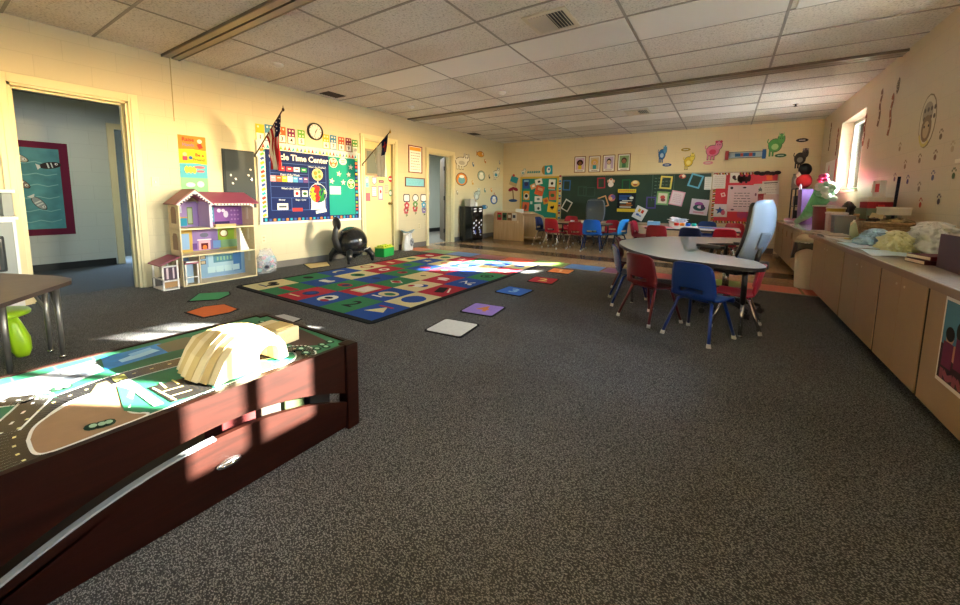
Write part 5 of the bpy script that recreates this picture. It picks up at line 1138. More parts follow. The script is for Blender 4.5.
bp('paper_figure', 'orange round cutout beside the green paper frame', 'cutout', Z6(379, 230), .2, .2, lambda f, w, h: (f.p(ell(0, 0, .1, .08), C('#d8a85a')), f.p(ell(0, .03, .06, .04), C('#e8d0a0')), f.p(ell(.0, -.03, .05, .025), C('#a8503a'))))
bp('paper_figure', 'colourful round bird cutout beside the tilted tan paper frame', 'cutout', Z6(218, 328), .2, .2, lambda f, w, h: (f.p(ell(0, 0, .09), C('#c8706a')), f.p(ell(.03, .02, .06), C('#6a5a9a')), f.p(ell(-.03, -.02, .045), C('#d8b07a'))))
bp('paper_figure', 'small red and white cutout at the top edge of the chalkboard', 'cutout', Z6(703, 181), .16, .12, lambda f, w, h: (f.p(ell(0, 0, .075, .05), C('#c86a5a')), f.p(ell(.02, .01, .035), C('#e8d8c8')), f.p(ell(-.03, -.02, .03), C('#7a3a3a'))))
bp('paper_strip', 'white paper at the right end of the chalkboard', 'paper', Z6(878, 228), .14, .29, card(WHT, ('lines', C('#a0a4a8'), 6, -.7, .7, .8, -.8)))
def post(f, w, h):
    f.p(rc(0, 0, w, h), C('#20242a')); f.same([rc(0, h*.42, w, h*.16), rc(0, -h*.42, w, h*.14)], C('#e0c23a'))
    f.same([ell(-w*.5+w*.1*k, h*.42, w*.05, h*.02) for k in range(1, 10)], C('#b8503a'))
    f.same([rc(-.03, h*.2, .3, .05), rc(-.08, h*.08, .2, .07)], C('#2f4f8a')); f.same([ell(.12, h*.12, .05, .035), rc(.02, h*.0, .25, .018), rc(-.06, -h*.08, .2, .04)], C('#e8e4d8')); f.same([rc(.0, -h*.2, .3, .02), rc(.06, -h*.12, .12, .04)], C('#c87a3a')); f.p(rc(-.02, -h*.28, .28, .03), C('#d8ccb0'))
bp('poster', 'black pocket poster with yellow top and bottom on the chalkboard', 'poster', Z6(318, 347), .44, .58, post)
bp('paper_sheet', 'white sheet with orange and blue letters, tilted, low on the chalkboard', 'paper', Z6(409, 434), .27, .32, card(WHT, ('r', C('#e8b83a'), -.3, .4, .22, .26), ('r', C('#d8503a'), .3, .4, .22, .26), ('r', C('#5a7ab8'), -.25, -.3, .25, .16), ('r', C('#8aa0c8'), .25, -.35, .22, .12)), -.45)
bp('picture_card', 'green bordered picture card right of the purple paper frame', 'card', Z6(566, 331), .27, .32, card(C('#7aa86a'), ('r', C('#d8d0b8'), 0, 0, .74, .76), ('e', C('#c8504a'), 0, .15, .4, .3), ('e', C('#8a4a4a'), .1, -.25, .4, .25)), -.06)
bp('paper_sheet', 'pink lined sheet right of the green picture card', 'paper', Z6(665, 331), .29, .34, card(C('#e8a8b8'), ('r', C('#f0d8dc'), 0, 0, .84, .86), ('lines', C('#c08a98'), 5, -.6, .6, .5, -.5)), -.2)
bp('picture_card', 'purple and teal picture of a cat like animal at the right of the chalkboard', 'card', Z6(818, 391), .36, .36, card(C('#e4dce8'), ('e', C('#a85aa8'), -.1, .35, .5, .3), ('e', C('#2a5a5a'), 0, -.1, .7, .4), ('e', C('#e4dce8'), .1, 0, .35, .2), ('e', C('#5a3a6a'), .35, .05, .2, .3), ('r', C('#d8a0b8'), 0, -.7, .6, .1)), -.1)
# teal board pictures
TG = 'children pictures on the teal board'
for p, w, h, b0, ly, rot, n in ((Z5(212, 273), .21, .28, '#2f5fa8', (('e', C('#3a3a6a'), 0, 0, .6, .5), ('r', C('#7ab0d8'), 0, .6, .7, .2)), 0, 'blue picture at the top left'), (Z5(312, 256), .22, .16, '#e8e8e4', (('e', C('#2a3a3a'), .1, 0, .4, .4),), .2, 'white cutout at the top middle'), (Z5(266, 294), .16, .14, '#e0a878', (('r', WHT, .2, .1, .5, .4),), .4, 'small peach picture under the white cutout'), (Z5(419, 277), .2, .28, '#ecebe6', (('e', C('#2a2a2a'), 0, .2, .4, .3), ('r', C('#c87a3a'), 0, -.7, 1, .2)), -.05, 'white picture with dark animal at the top right'),
      (Z5(318, 327), .26, .27, '#d8603a', (('r', C('#8a3a2a'), 0, 0, .6, .1), ('r', C('#e0a07a'), .1, .3, .6, .3)), -.3, 'large orange picture in the middle'), (Z5(212, 366), .2, .26, '#e0a040', (('e', C('#e8e4da'), 0, -.2, .8, .7), ('e', C('#2a2a2a'), 0, -.1, .5, .4)), 0, 'orange picture with a black and white arch'), (Z5(423, 366), .21, .26, '#d8704a', (('e', C('#4a7a4a'), 0, 0, .6, .4),), .05, 'orange picture with a green shape at the right'), (Z5(309, 396), .24, .17, '#e8e8e6', (('e', C('#7a8a8a'), 0, 0, .4, .4),), 0, 'white cutout in the middle'), (Z5(369, 410), .17, .17, '#d8903a', (('e', C('#c85a3a'), .1, 0, .6, .5),), .3, 'orange leaf cutout'), (Z5(206, 456), .22, .26, '#d86a48', (('e', C('#7a4a3a'), 0, -.1, .4, .6),), -.1, 'orange picture at the lower left'), (Z5(304, 463), .2, .2, '#dfe2e0', (('e', C('#3a4a4a'), .2, -.3, .4, .4),), .1, 'white cutout at the lower middle'), (Z5(420, 461), .27, .3, '#e8c23a', (('e', BLK, 0, -.05, .45, .25), ('r', BLK, -.15, -.3, .06, .2), ('r', BLK, .15, -.3, .06, .2), ('e', BLK, .25, .15, .15, .2)), -.12, 'yellow picture with a black horse'), (Z5(252, 425), .07, .08, '#cfe0da', (), 0, 'tiny white cutout')):
    bp('picture_card', n+' on the teal board', 'picture', p, w, h, card(C(b0), *ly), rot, TG)
# red board papers
RG = 'papers on the red board'
for p, w, h, b0, ly, rot, n in ((Z2(435, 284), .25, .31, '#efe8e4', (('lines', C('#b8a8a8'), 6, -.7, .7, .7, -.7),), 0, 'white lined paper at the upper left'), (Z2(520, 263), .17, .22, '#f2eeea', (('e', C('#4a2a34'), -.1, .1, .4, .4), ('e', C('#3a3a3a'), .2, -.3, .3, .2)), 0, 'small white paper with a dark animal'), (Z2(562, 377), .55, .58, '#ead2dc', (('lines', C('#4a3a4a'), 6, -.55, .6, .4, -.6), ('e', C('#3a2a34'), -.75, .8, .1, .1), ('e', C('#8a5a9a'), .7, -.8, .12, .1), ('e', C('#3a2a34'), .1, .82, .12, .06), ('e', C('#5a3a5a'), -.6, -.85, .12, .06), ('e', C('#7a4a6a'), .85, .3, .06, .12)), .0, 'large pale pink verse sheet'), (Z2(662, 328), .24, .25, '#e4dcd4', (('s', C('#6a6a6a'), 0, 0, .5),), .05, 'white paper with a sketch'), (Z2(718, 322), .29, .32, '#eae4dc', (('lines', C('#9a8a8a'), 4, -.7, .7, .5, -.5), ('r', C('#3a3a3a'), 0, .75, .8, .06)), .05, 'white certificate at the right'), (Z2(652, 377), .26, .2, '#a03038', (('lines', C('#d8a0a0'), 3, -.5, .5, .3, -.3),), .08, 'brick red card'), (Z2(720, 385), .26, .24, '#e0c4bc', (), 0, 'pale peach paper under the certificate'), (Z2(442, 443), .26, .29, '#f0ecf0', (('s', C('#2a5aa8'), -.1, 0, .7), ('e', C('#d86a8a'), .4, -.3, .3, .4)), 0, 'white paper with a blue and pink figure'), (Z2(457, 356), .08, .09, '#f0d8d8', (('e', C('#d02f44'), 0, 0, .5, .5),), .3, 'tiny white heart cutout'), (Z2(712, 262), .1, .1, '#e8703a', (), .1, 'small orange card')):
    bp('paper_sheet', n+' on the red board', 'paper', p, w, h, card(C(b0), *ly), rot, RG)
for p, w, h, c, l in ((Z2(572, 270), .26, .22, '#3a1f24', 'dark brown bat shaped cutout on the red board'), (Z2(700, 238), .5, .12, '#3a2a2c', 'dark leafy garland at the top right of the red board'), (Z2(575, 468), .3, .22, '#b04a7a', 'purple tinted paper on the lower red board behind the office chair')):
    bp('wall_cutout', l, 'cutout', p, w, h, lambda f, w, h: f.same([ell(-w*.35+w*.175*k, h*.08*(-1)**k, w*.12, h*.35) for k in range(5)], C(c)))
# framed portrait cards above the chalkboard
def face_card(bgc, hair, skin, top, hs):
    def d(f, w, h):
        f.p(rc(0, 0, w, h), WHT); f.p(rc(0, .04*h, w*.82, h*.78), C(bgc))
        f.p(ell(0, h*.12, w*.27*hs, h*.2), C(hair)); f.p(rc(0, -h*.2, w*.34, h*.26), C(top)); f.p(ell(0, h*.08, w*.17, h*.13), C(skin)); f.same([ell(-w*.06, h*.09, .006), ell(w*.06, h*.09, .006)], BLK); f.p(rc(0, h*.03, w*.09, .006), C('#a83a3a')); f.p(rc(0, -h*.43, w*.6, h*.04), C('#8a6a6a'))
    return d
for x, y, a, l in ((580, 164.5, ('#d8b8d0', '#3a2418', '#8a5a3a', '#e0c23a', 1.2), 'girl with dark curly hair and yellow top'), (594.6, 164, ('#d8c0a0', '#e0b858', '#e8c0a0', '#3f9aa8', 1.2), 'child with blond hair and blue green top'), (608.9, 163.3, ('#c8b8d8', '#3a3a3a', '#e0c0a8', '#e8e4da', .8), 'boy with short dark hair and white top'), (624, 162.4, ('#8aa878', '#5a4a3a', '#a8705a', '#4a7a5a', .9), 'child on green with red collar')):
    framed('B', x, y, .31, .43, 'framed portrait card of a '+l+', above the chalkboard', C('#8a5a48'), face_card(*a), 'portrait_card', 'framed card', .018)
# stickers on the back wall
for p, w, h, dr, l in ((Z1(127, 233), .17, .22, critter('#e8e4dc', '#efece4', '#6ab0b8', 2), 'small white animal sticker at the top left of the teal board'), (Z1(262, 220), .42, .36, lambda f, w, h: (f.p(ell(-.08, 0, .1, .13), C('#b8864a')), f.p(rc(.03, 0, .24, .26, .05, .03), C('#2fa8c0')), f.p(ell(.03, 0, .06, .09), WHT), f.p(ell(.04, .02, .03), C('#3a6a9a'))), 'teal and brown sticker above the teal board'), (Z1(75, 278), .38, .42, lambda f, w, h: (f.p(rc(0, -.05, .26, .22, -.35), C('#c8b08a')), f.p(rc(.02, .03, .24, .18, -.35), C('#3a9ab0')), f.p(ell(-.0, .15, .04), C('#c84a4a'))), 'tilted teal and tan sticker at the left corner of the back wall'), (Z1(72, 355), .34, .44, lambda f, w, h: (f.p(rc(0, 0, .03, .32, .1), C('#7a4a2a')), f.same([ell(-.08, .15, .09, .05, rot=.4), ell(.08, .16, .09, .05, rot=-.4), ell(0, .19, .06, .04)], C('#a03048')), f.p(ell(0, -.18, .15, .045), C('#3a5a8a'))), 'palm tree sticker left of the teal board'),
      (Z2(122, 132), .2, .42, critter('#2f6ab0', '#5a9ad0', '#a8c8e0', 3), 'blue animal sticker above the chalkboard'), (Z2(268, 172), .24, .4, critter('#d8b83a', '#e8d05a', '#f0e08a', 2, 't'), 'yellow animal sticker above the chalkboard'), (Z2(402, 112), .34, .44, critter('#d87a98', '#e08aa8', '#c03a5a', 3), 'pink animal sticker above the red board'), (Z2(745, 82), .3, .48, critter('#4f8f4a', '#5a9a52', '#a8c88a', 2, 't'), 'green animal sticker above the red board'), (Z2(882, 155), .24, .42, critter('#3a3230', '#4a4240', '#8a8480', 3), 'dark grey animal sticker at the right of the back wall')):
    bp('wall_sticker', l, 'sticker', p, w, h, dr, 0, 'animal stickers on the back wall', .002)
def rib(f, w, h):
    f.p(rc(0, 0, w, h*.7), C('#4a4a58')); f.p(rc(0, 0, w*.94, h*.56), C('#b8c4cc')); f.p(rc(0, 0, w*.5, h*.36), C('#3a6aa0')); f.same([rc(-.06, 0, .05, .07), rc(.1, 0, .06, .07)], C('#c85a4a')); f.p(rc(-w*.45, 0, w*.09, h), C('#b8484a')); f.p(rc(w*.45, 0, w*.09, h), C('#2f5a98'))
bp('wall_sticker', 'striped banner sticker between the pink and green animals on the back wall', 'sticker', Z2(578, 136), .74, .2, rib, .0, None, .002)
for p, c, l in ((Z2(148, 192), '#2a4a8a', 'dark blue oval name tag sticker beside the blue animal'), (Z2(252, 108), '#a88a2a', 'ochre oval name tag sticker above the yellow animal'), (Z2(374, 181), '#d88a98', 'pink oval name tag sticker under the pink animal'), (Z2(773, 140), '#2f5a3a', 'green oval name tag sticker under the green animal'), (Z2(892, 56), '#2a2422', 'black oval name tag sticker above the dark animal')):
    bp('wall_sticker', l, 'sticker', p, .2, .08, lambda f, w, h: (f.p(ell(0, 0, w/2, h/2), C(c)), f.p(rc(0, 0, w*.5, h*.2), C('#d8d4cc'))), 0, 'name tag stickers', .002)
f = Flat()
for k in range(6): f.p(strip(smooth([(-.2+.07*k, -.03), (-.185+.07*k, .03), (-.165+.07*k, -.02), (-.145+.07*k, .02)], 4), .014), C('#4a9aa0'))
a, c = ony(*Z1(185, 232)); tag(f.build('wall_lettering', mw=frame('B', a, c, .002)), 'teal script lettering above the teal board', 'lettering')
# ------------------------------------------------------------------ counter along the right wall
CT = mat('#ded6cd', .16, var=.05, scale=30., coat=.4); CTE = mat('#8f7565', .45); CAB = mat('#a68a6c', .42, 0, .5, .04, 3.); KICK = mat('#1a1714', .7); GAP_SHADE = mat('#120c08', .9)
CX0 = 6.69; CZ = .73
def worktop(y0, y1, label):
    t = thing('worktop', label, 'worktop', (CX0-.04, y0, CZ-.04))
    b = MB(); b.b2((0, 0, 0), (RW-CX0+.038, y1-y0, .04), CT, .004); b.build('top_board', t)
    MB().b2((-.006, 0, -.004), (.0, y1-y0, .036), CTE).build('edge_strip', t)
    MB().b2((RW-CX0+.018, 0, .04), (RW-CX0+.038, y1-y0, .11), CTE).build('upstand', t)
worktop(FY+.02, 5.62, 'long laminate worktop along the right wall, nearer to the camera'); worktop(6.16, RL-.01, 'far laminate worktop in the back right corner under the window')
def cabinet(y0, y1, label, pulls=False):
    t = thing('base_cabinet', label, 'cabinet', (CX0, y0, 0), 0, 'base cabinets along the right wall')
    w = y1-y0
    MB().b2((.02, .003, .07), (RW-CX0-.005, w-.003, CZ-.041), GAP_SHADE).b2((.006, -.007, .07), (.02, .013, CZ-.041), GAP_SHADE).build('carcass', t)  # near-black carcass and strip put the shade of the gaps into the colour
    MB().b2((.09, .003, 0), (.12, w-.003, .07), KICK).build('plinth', t)
    for a, c in ((.012, w/2-.002), (w/2+.002, w-.014)):
        d = MB().b2((.0, a, .075), (.02, c, CZ-.05), CAB, .0025).build('door', t)
        if pulls: MB().b2((-.008, a+.06, CZ-.22), (0, a+.07, CZ-.12), mat('#a58a70', .4)).build('pull', d)
        else: MB().lathe([(.007, 0), (.007, .004)], mat('#d8ccb8', .3, .4), 10).build('lock', d, mw=Matrix.Translation((CX0, y0+(c-.06 if a < .1 else a+.06), CZ-.12)) @ Matrix(((0, 0, -1, 0), (1, 0, 0, 0), (0, -1, 0, 0), (0, 0, 0, 1))))
ys = [(4.17, 5.60, 'farthest tan base cabinet of the nearer worktop, beside the waste bin'), (3.20, 4.16, 'second tan base cabinet from the waste bin under the nearer worktop'), (2.47, 3.19, 'third tan base cabinet from the waste bin under the nearer worktop'), (1.50, 2.46, 'tan base cabinet with a photo poster taped to its door'), (.5, 1.49, 'tan base cabinet out at the right edge, past the photo poster')]
for a, c, l in ys: cabinet(a, c, l)
for a, c, l in ((6.18, 7.3, 'tan base cabinet under the far worktop, next to the waste bin'), (7.31, 8.45, 'middle tan base cabinet under the far worktop'), (8.46, 9.69, 'tan base cabinet in the back right corner')): cabinet(a, c, l, True)
# photo poster on a door
def ph(f, w, h):
    f.p(rc(0, 0, w, h), WHT); f.p(rc(0, 0, w*.9, h*.9), C('#4f7f9a')); f.p(rc(0, -h*.25, w*.9, h*.4), C('#3a2a34')); f.same([ell(-w*.2, h*.05, .035), ell(w*.12, h*.12, .04), ell(.0, -h*.1, .04)], C('#b88a70')); f.same([ell(w*.12, h*.17, .045, .05), ell(-w*.2, h*.09, .04, .035)], C('#1a1416')); f.same([rc(-w*.2, -h*.15, .09, .12), rc(w*.18, -h*.08, .1, .14)], C('#6a2a4a')); f.same([rc(-w*.3+.04*k, -h*.38, .03, .05, k) for k in range(6)], C('#8a4a5a'))
f = Flat(); ph(f, .3, .42)
tag(f.build('photo_poster', mw=Matrix.Translation((CX0-.001, 2.115, .46)) @ Matrix(((0, 0, -1, 0), (-1, 0, 0, 0), (0, 1, 0, 0), (0, 0, 0, 1)))), 'photo poster with white edge taped to the nearest cabinet door', 'poster')
# waste bin
t = thing('waste_bin', 'tall cream waste bin with black bag between the two worktops', 'waste bin', (6.72, 5.90, 0))
MB().lathe([(.13, 0), (.135, .02), (.165, .58), (.17, .6), (.155, .6), (.13, .03)], C('#d8ceb8'), 24).build('bin_body', t)
def bl(u, v): a = 2*pi*u; r = .165+.02*v+.012*sin(7*a)*v; return (r*cos(a), r*sin(a), .605-.16*v*(1+.5*sin(2*a+2.2)))
solid(MB().grid(bl, 32, 6, mat('#141416', .3)).build('bin_liner', t), .003)
MB().lathe([(.165, .605), (.15, .66), (.09, .70), (.02, .71)], C('#c8bda8'), 24).build('lid', t)
# things on the nearer worktop
RED3 = mat('#3a0c14', .4)
t = thing('desk_tray', 'dark maroon box standing on the near end of the worktop', 'box', (6.99, 2.70, CZ), -.05)
for q in (((0, 0, .006), (.30, .42, .012)), ((-.145, 0, .1), (.012, .42, .2)), ((.145, 0, .1), (.012, .42, .2)), ((0, -.205, .1), (.30, .012, .2)), ((0, .205, .09), (.30, .012, .18))): MB().box(q[0], q[1], RED3, None, .002).build('panel', t)
for k, (dx, dz, c, l) in enumerate(((.0, .0, '#3a1018', 'dark red book lying under another beside the maroon box'), (.01, .028, '#5a1a22', 'dark red book lying on top of another beside the maroon box'))):
    b = MB(); b.box((0, 0, .013), (.17, .2, .026), C(c), None, .003); b.box((-.002, .0, .013), (.168, .194, .018), C('#d8c8b0')); o = b.build('book', loc=(6.88+dx, 3.06, CZ+dz), rotz=.15+.1*k); tag(o, l, 'book', 'dark red books')
from mathutils import noise as mnoise
def lump(name, label, cat, loc, r, m, seed, rot=0., k=.25):
    rnd = random.Random(seed); ph = [rnd.uniform(0, 6) for _ in range(6)]
    def fn(u, v):
        a = 2*pi*u; e = pi*v/2; s = 1+k*(.5*sin(3*a+ph[0]+3*v)+.35*sin(7*a+ph[1]-5*v)+.3*sin(11*v+ph[2]+2*a))*(.3+.7*v)+.9*(abs(mnoise.noise(Vector((3.2*cos(a)+seed, 3.2*sin(a), 4*v))))-.25)+.5*(abs(mnoise.noise(Vector((8*cos(a), 8*sin(a)+seed, 9*v))))-.2)
        return (r[0]*cos(a)*cos(e)*s if v < .98 else 0, r[1]*sin(a)*cos(e)*s if v < .98 else 0, r[2]*sin(e)*(1+.25*k*sin(5*a+ph[3])*(1-v)))
    o = MB().grid(fn, 72, 36, m).build(name, loc=loc, rotz=rot); solid(o, .002); return tag(o, label, cat)
BAGW = mat('#e4e8e4', .25, 0, .5, .04, 12., coat=.3)
lump('plastic_bag', 'crumpled white plastic bag on the worktop behind the maroon box', 'bag', (7.14, 3.92, CZ), (.11, .42, .24), BAGW, 3, 0, .2)
lump('plastic_bag', 'pale yellow plastic bag in front of the white one on the worktop', 'bag', (6.93, 3.88, CZ), (.08, .2, .16), mat('#e4e0a8', .3, 0, .5, .1, 10.), 8)
lump('plastic_bag', 'blue and white crumpled plastic pack between bag and basket on the worktop', 'bag', (6.92, 4.32, CZ), (.12, .19, .15), mat('#a8c8dc', .25, 0, .5, .3, 16.), 11)
tag(MB().box((0, 0, .06), (.16, .22, .12), C('#c8b8a0'), None, .004).build('cardboard_box', loc=(7.17, 3.03, CZ), rotz=.1), 'tan box behind the maroon box on the worktop', 'box')
tag(MB().box((0, 0, .0), (.1, .14, .01), C('#2a4a8a'), None, .002).build('notebook', loc=(7.17, 3.03, CZ+.127), rotz=.3), 'blue notebook on the tan box behind the maroon box', 'notebook')
for k, (x, y, r, c, l, sz) in enumerate(((6.83, 4.15, .02, '#d6ecf8', 'pale blue sheet in the middle of the worktop near its front edge', (.3, .5)), (6.82, 3.55, -.03, '#def0f8', 'pale blue sheet on the worktop beside the yellow bag', (.3, .52)), (6.86, 4.68, .06, '#eaf4f8', 'white sheet on the worktop in front of the basket', (.26, .42)))):
    def sh(u, v): return ((u-.5)*sz[0], (v-.5)*sz[1], .002+.012*max(0, sin(pi*(u*1.2+v*.8)))**2*(k == 1))
    o = MB().grid(sh, 10, 10, C(c)).build('paper_sheet', loc=(x, y, CZ+.001), rotz=r); solid(o, .001, 1); tag(o, l, 'paper', 'papers on the worktop')
def basket():
    t = thing('wicker_basket', 'brown oval wicker basket full of odds and ends on the worktop', 'basket', (7.08, 4.76, CZ))
    m = mat('#8f7350', .7, var=.3, scale=40., bump=.5)
    b = MB()
    for k in range(10): b.tube([((.15+.004*k)*cos(a), (.29+.006*k)*sin(a), .01+.018*k) for a in [j*pi/16 for j in range(33)]], .0098, m, 8, False)
    b.T = Matrix.Diagonal((1, 1.9, 1, 1)); b.lathe([(.13, .002), (.13, .008)], m, 20); b.build('body', t)
    b = MB(); b.tube([(.19*cos(a), .35*sin(a), .19) for a in [j*pi/16 for j in range(33)]], .013, m, 8, False); b.build('rim', t)
    rnd = random.Random(9); b = MB()
    for k in range(40): b.box((rnd.uniform(-.1, .1), rnd.uniform(-.24, .24), .17+rnd.uniform(-.02, .06)), (rnd.uniform(.04, .1), rnd.uniform(.03, .1), rnd.uniform(.01, .05)), C(['#5a4636', '#c8b48a', '#8a7a5a', '#3a3230', '#a89a80'][k % 5]), Matrix.Rotation(rnd.uniform(-.8, .8), 4, 'X') @ Matrix.Rotation(rnd.uniform(0, 3), 4, 'Z'))
    tag(b.build('contents', t), kind='stuff')
basket()
t = thing('food_container', 'pale lidded container on top of the wicker basket', 'container', (7.13, 4.80, CZ+.265)); MB().prism(rc(0, 0, .16, .36, 0, .03), 0, .06, C('#c8c0ae')).build('tub', t); MB().prism(rc(0, 0, .17, .37, 0, .03), .06, .074, C('#d8d2c4')).build('lid', t)
tag(MB().box((0, 0, .006), (.03, .3, .012), C('#c8a83a')).build('ruler', loc=(6.80, 4.95, CZ), rotz=.3), 'yellow wooden ruler lying on the worktop in front of the basket', 'ruler')
tag(MB().box((0, 0, .006), (.2, .3, .012), C('#3a4a4a'), None, .002).build('folder', loc=(6.80, 5.25, CZ), rotz=.1), 'dark folder lying flat near the front edge of the worktop', 'folder')
def bottle(label, x, y, h, r, c, cap, z=CZ):
    t = thing('bottle', label, 'bottle', (x, y, z)); m = mat(c, .2, coat=.3)
    MB().lathe([(r*.9, 0), (r, .01), (r, h*.62), (r*.45, h*.78), (r*.4, h*.86)], m, 18).build('body', t); MB().lathe([(r*.5, h*.86), (r*.5, h), (r*.35, h)], C(cap), 14).build('cap', t)
bottle('pale green bottle standing in front of the basket on the worktop', 6.92, 5.02, .2, .04, '#b8c8a8', '#e8e4d8'); bottle('cream bottle left of the pale green one on the worktop', 6.95, 5.16, .26, .05, '#d8ccb0', '#8a6a4a'); bottle('red topped bottle behind the basket on the worktop', 7.13, 5.15, .36, .05, '#a89080', '#b83030')
tag(MB().box((0, 0, .32), (.022, .014, .66), C('#1f2430'), Matrix.Rotation(.1, 4, 'X')).build('yardstick', loc=(7.23, 5.17, CZ)), 'dark narrow stick leaning upright beside the boxes on the worktop', 'stick')
def tub(label, x, y, w, d, h, c, z=CZ, lid='#e8e4dc'):
    t = thing('storage_tub', label, 'tub', (x, y, z))
    MB().lathe([(w*.46, 0), (w*.5, h*.96), (w*.53, h*.97), (w*.53, h), (w*.48, h)], mat(c, .3, coat=.2), 4 if d else 22, smooth=not d).build('tub', t, rotz=pi/4 if d else 0)
    if lid: MB().lathe([(w*.54, h), (w*.54, h+.015), (w*.4, h+.02)], C(lid), 4 if d else 22, smooth=not d).build('lid', t, rotz=pi/4 if d else 0)
tub('dark grey square tub on the worktop before the stacked boxes', 6.86, 5.22, .24, 1, .24, '#5f6468', lid=None); tub('pinkish clear tub left of the dark grey tub on the worktop', 6.85, 5.49, .23, 1, .25, '#c8b0ac', lid='#e4dcd8')
tub('maroon jar with white lid on the far worktop', 6.95, 6.70, .27, 0, .32, '#7a2a34'); tub('mustard yellow jar right of the maroon jar', 7.0, 6.36, .19, 0, .3, '#b8a02a')
zz = 0
for k, (w, d, h, c, l) in enumerate(((.24, .42, .12, '#8a7a6a', 'brown box at the bottom of the stack by the window end of the worktop'), (.22, .4, .08, '#a83a3a', 'red box second in the stack on the worktop'), (.24, .44, .12, '#6f7a6a', 'grey green box in the middle of the stack on the worktop'), (.2, .4, .07, '#8a2430', 'dark red box near the top of the stack on the worktop'), (.22, .36, .05, '#d8d4cc', 'white box on top of the stack on the worktop'))):
    tag(MB().box((0, 0, h/2), (w, d, h-.001), C(c), .05*(-1)**k, .003).build('craft_box', loc=(7.16, 5.39+.0*k+.0, CZ+zz+.0005)) if False else MB().box((0, 0, h/2), (w, d*.85, h-.001), C(c), .04*(-1)**k, .003).build('craft_box', loc=(7.15, 5.41, CZ+zz+.0005)), l, 'box', 'stacked boxes on the worktop'); zz += h
for k, (y, l) in enumerate(((5.34, 'right red and white box upright on top of the stacked boxes'), (5.50, 'left red and white box upright on top of the stacked boxes'))):
    t = thing('snack_box', l, 'box', (7.15, y, CZ+zz), .2-.4*k, 'snack boxes on the stacked boxes'); MB().box((0, 0, .09), (.05, .1, .18), C('#dfd8d4'), None, .003).build('carton', t); MB().box((-.026, 0, .1), (.002, .07, .09), C('#c84a54')).build('printed_label', t)
for k, (x, y, r, c, l) in enumerate(((6.78, 5.42, .1, '#b8aca0', 'bundle of papers lying at the far front edge of the nearer worktop'), (6.78, 5.02, -.1, '#d8d0cc', 'white magazine lying on the nearer worktop before the tubs'))):
    b = MB()
    for j in range(4): b.box((.004*j*(-1)**j, .005*j, .006+.011*j), (.17, .32, .01), C([c, '#e8e2da', '#a0948a', '#cfc6bc'][j % 4]), .04*j)
    tag(b.build('paper_stack', loc=(x, y, CZ), rotz=r), l, 'papers')
lump('dark_cloth', 'dark grey folded cloth heaped under the window on the far worktop', 'cloth', (7.18, 6.68, CZ), (.07, .28, .4), mat('#4a4648', .8), 21)
# far worktop group
t = thing('bouquet', 'green wrapped bouquet with pink bow leaning on the far worktop', 'bouquet', (6.95, 7.35, CZ))
GW = mat('#5fae7a', .35, 0, .5, .35, 9.)
b = MB(); b.tube([(-.12, .8, .04), (-.06, .5, .14), (.0, .2, .3), (.06, -.08, .52)], [.04, .06, .1, .13], GW, 18); b.build('wrapping', t)
b = MB(); b.T = Matrix.Translation((.08, -.14, .55)); rnd = random.Random(6)
for k in range(34): b.ball((rnd.uniform(-.11, .11), rnd.uniform(-.16, .15), rnd.uniform(-.12, .1)), (.05, .055, .045), C(['#e8f0ea', '#cfe4d8', '#9ac8a8'][k % 3]), 8, 6)
tag(b.build('blossoms', t), kind='stuff')
b = MB(); PK = mat('#c83a6c', .5, 0, .2)
for a in (.2, 1.1, 2.2, 3.3, 4.4, 5.4): b.ball((.04, .0+.2*cos(a), .72+.07*sin(a)), (.04, .12, .035), PK, 12, 8)
b.build('bow', t)
for k in range(2):
    tt2 = thing('slipper', ['pale pink slipper lying left at the front of the far worktop', 'pale pink slipper lying right at the front of the far worktop'][k], 'slipper', (6.75+.1*k, 8.45-.1*k, CZ), .3, 'pink slippers'); MB().ball((0, 0, .03), (.05, .14, .03), C('#e8d8e0'), 16, 8).build('sole', tt2); MB().ball((0, .03, .055), (.052, .09, .035), C('#e0a8c0'), 16, 8).build('upper', tt2)
t = thing('gift_bag', 'purple gift bag with handles on the far worktop', 'gift bag', (6.98, 8.36, CZ))
b = MB(); V = b.verts([(-.1, -.2, 0), (.1, -.2, 0), (.1, .2, 0), (-.1, .2, 0), (-.12, -.22, .6), (.12, -.22, .6), (.12, .22, .6), (-.12, .22, .6)])
b._fin([b.bm.faces.new([V[i] for i in q]) for q in ((3, 2, 1, 0), (0, 1, 5, 4), (1, 2, 6, 5), (2, 3, 7, 6), (3, 0, 4, 7))], mat('#7a5aa8', .4)); o = b.build('bag_body', t); solid(o, .004)
MB().tube([(-.12, .1*cos(a), .6+.1*sin(a)) for a in [k*pi/8 for k in range(9)]], .007, C('#d8c8e0'), 6).build('handle', t)
t = thing('craft_rack', 'black narrow rack with hanging dark bits in the back right corner', 'rack', (6.95, 9.05, CZ))
for x in (-.1, .12):
    for y in (-.26, .26): MB().box((x, y, .32), (.022, .022, .64), M_black).build('post', t)
for z in (.02, .3, .63): MB().box((.01, 0, z), (.24, .54, .016), M_black).build('shelf', t)
for k, (y, z, c, l) in enumerate(((-.12, .03, '#2a2430', 'dark purse on the bottom shelf of the black rack'), (.12, .03, '#c8c0c8', 'pale box on the bottom shelf of the black rack'), (-.1, .31, '#3a3a48', 'dark blue box on the middle shelf of the black rack'), (.14, .31, '#8a8490', 'grey box on the middle shelf of the black rack'))):
    tag(MB().box((0, 0, .1), (.15, .18, .18), C(c), None, .02).build('craft_box', loc=(6.95, 9.05+y, CZ+z)), l, 'box')
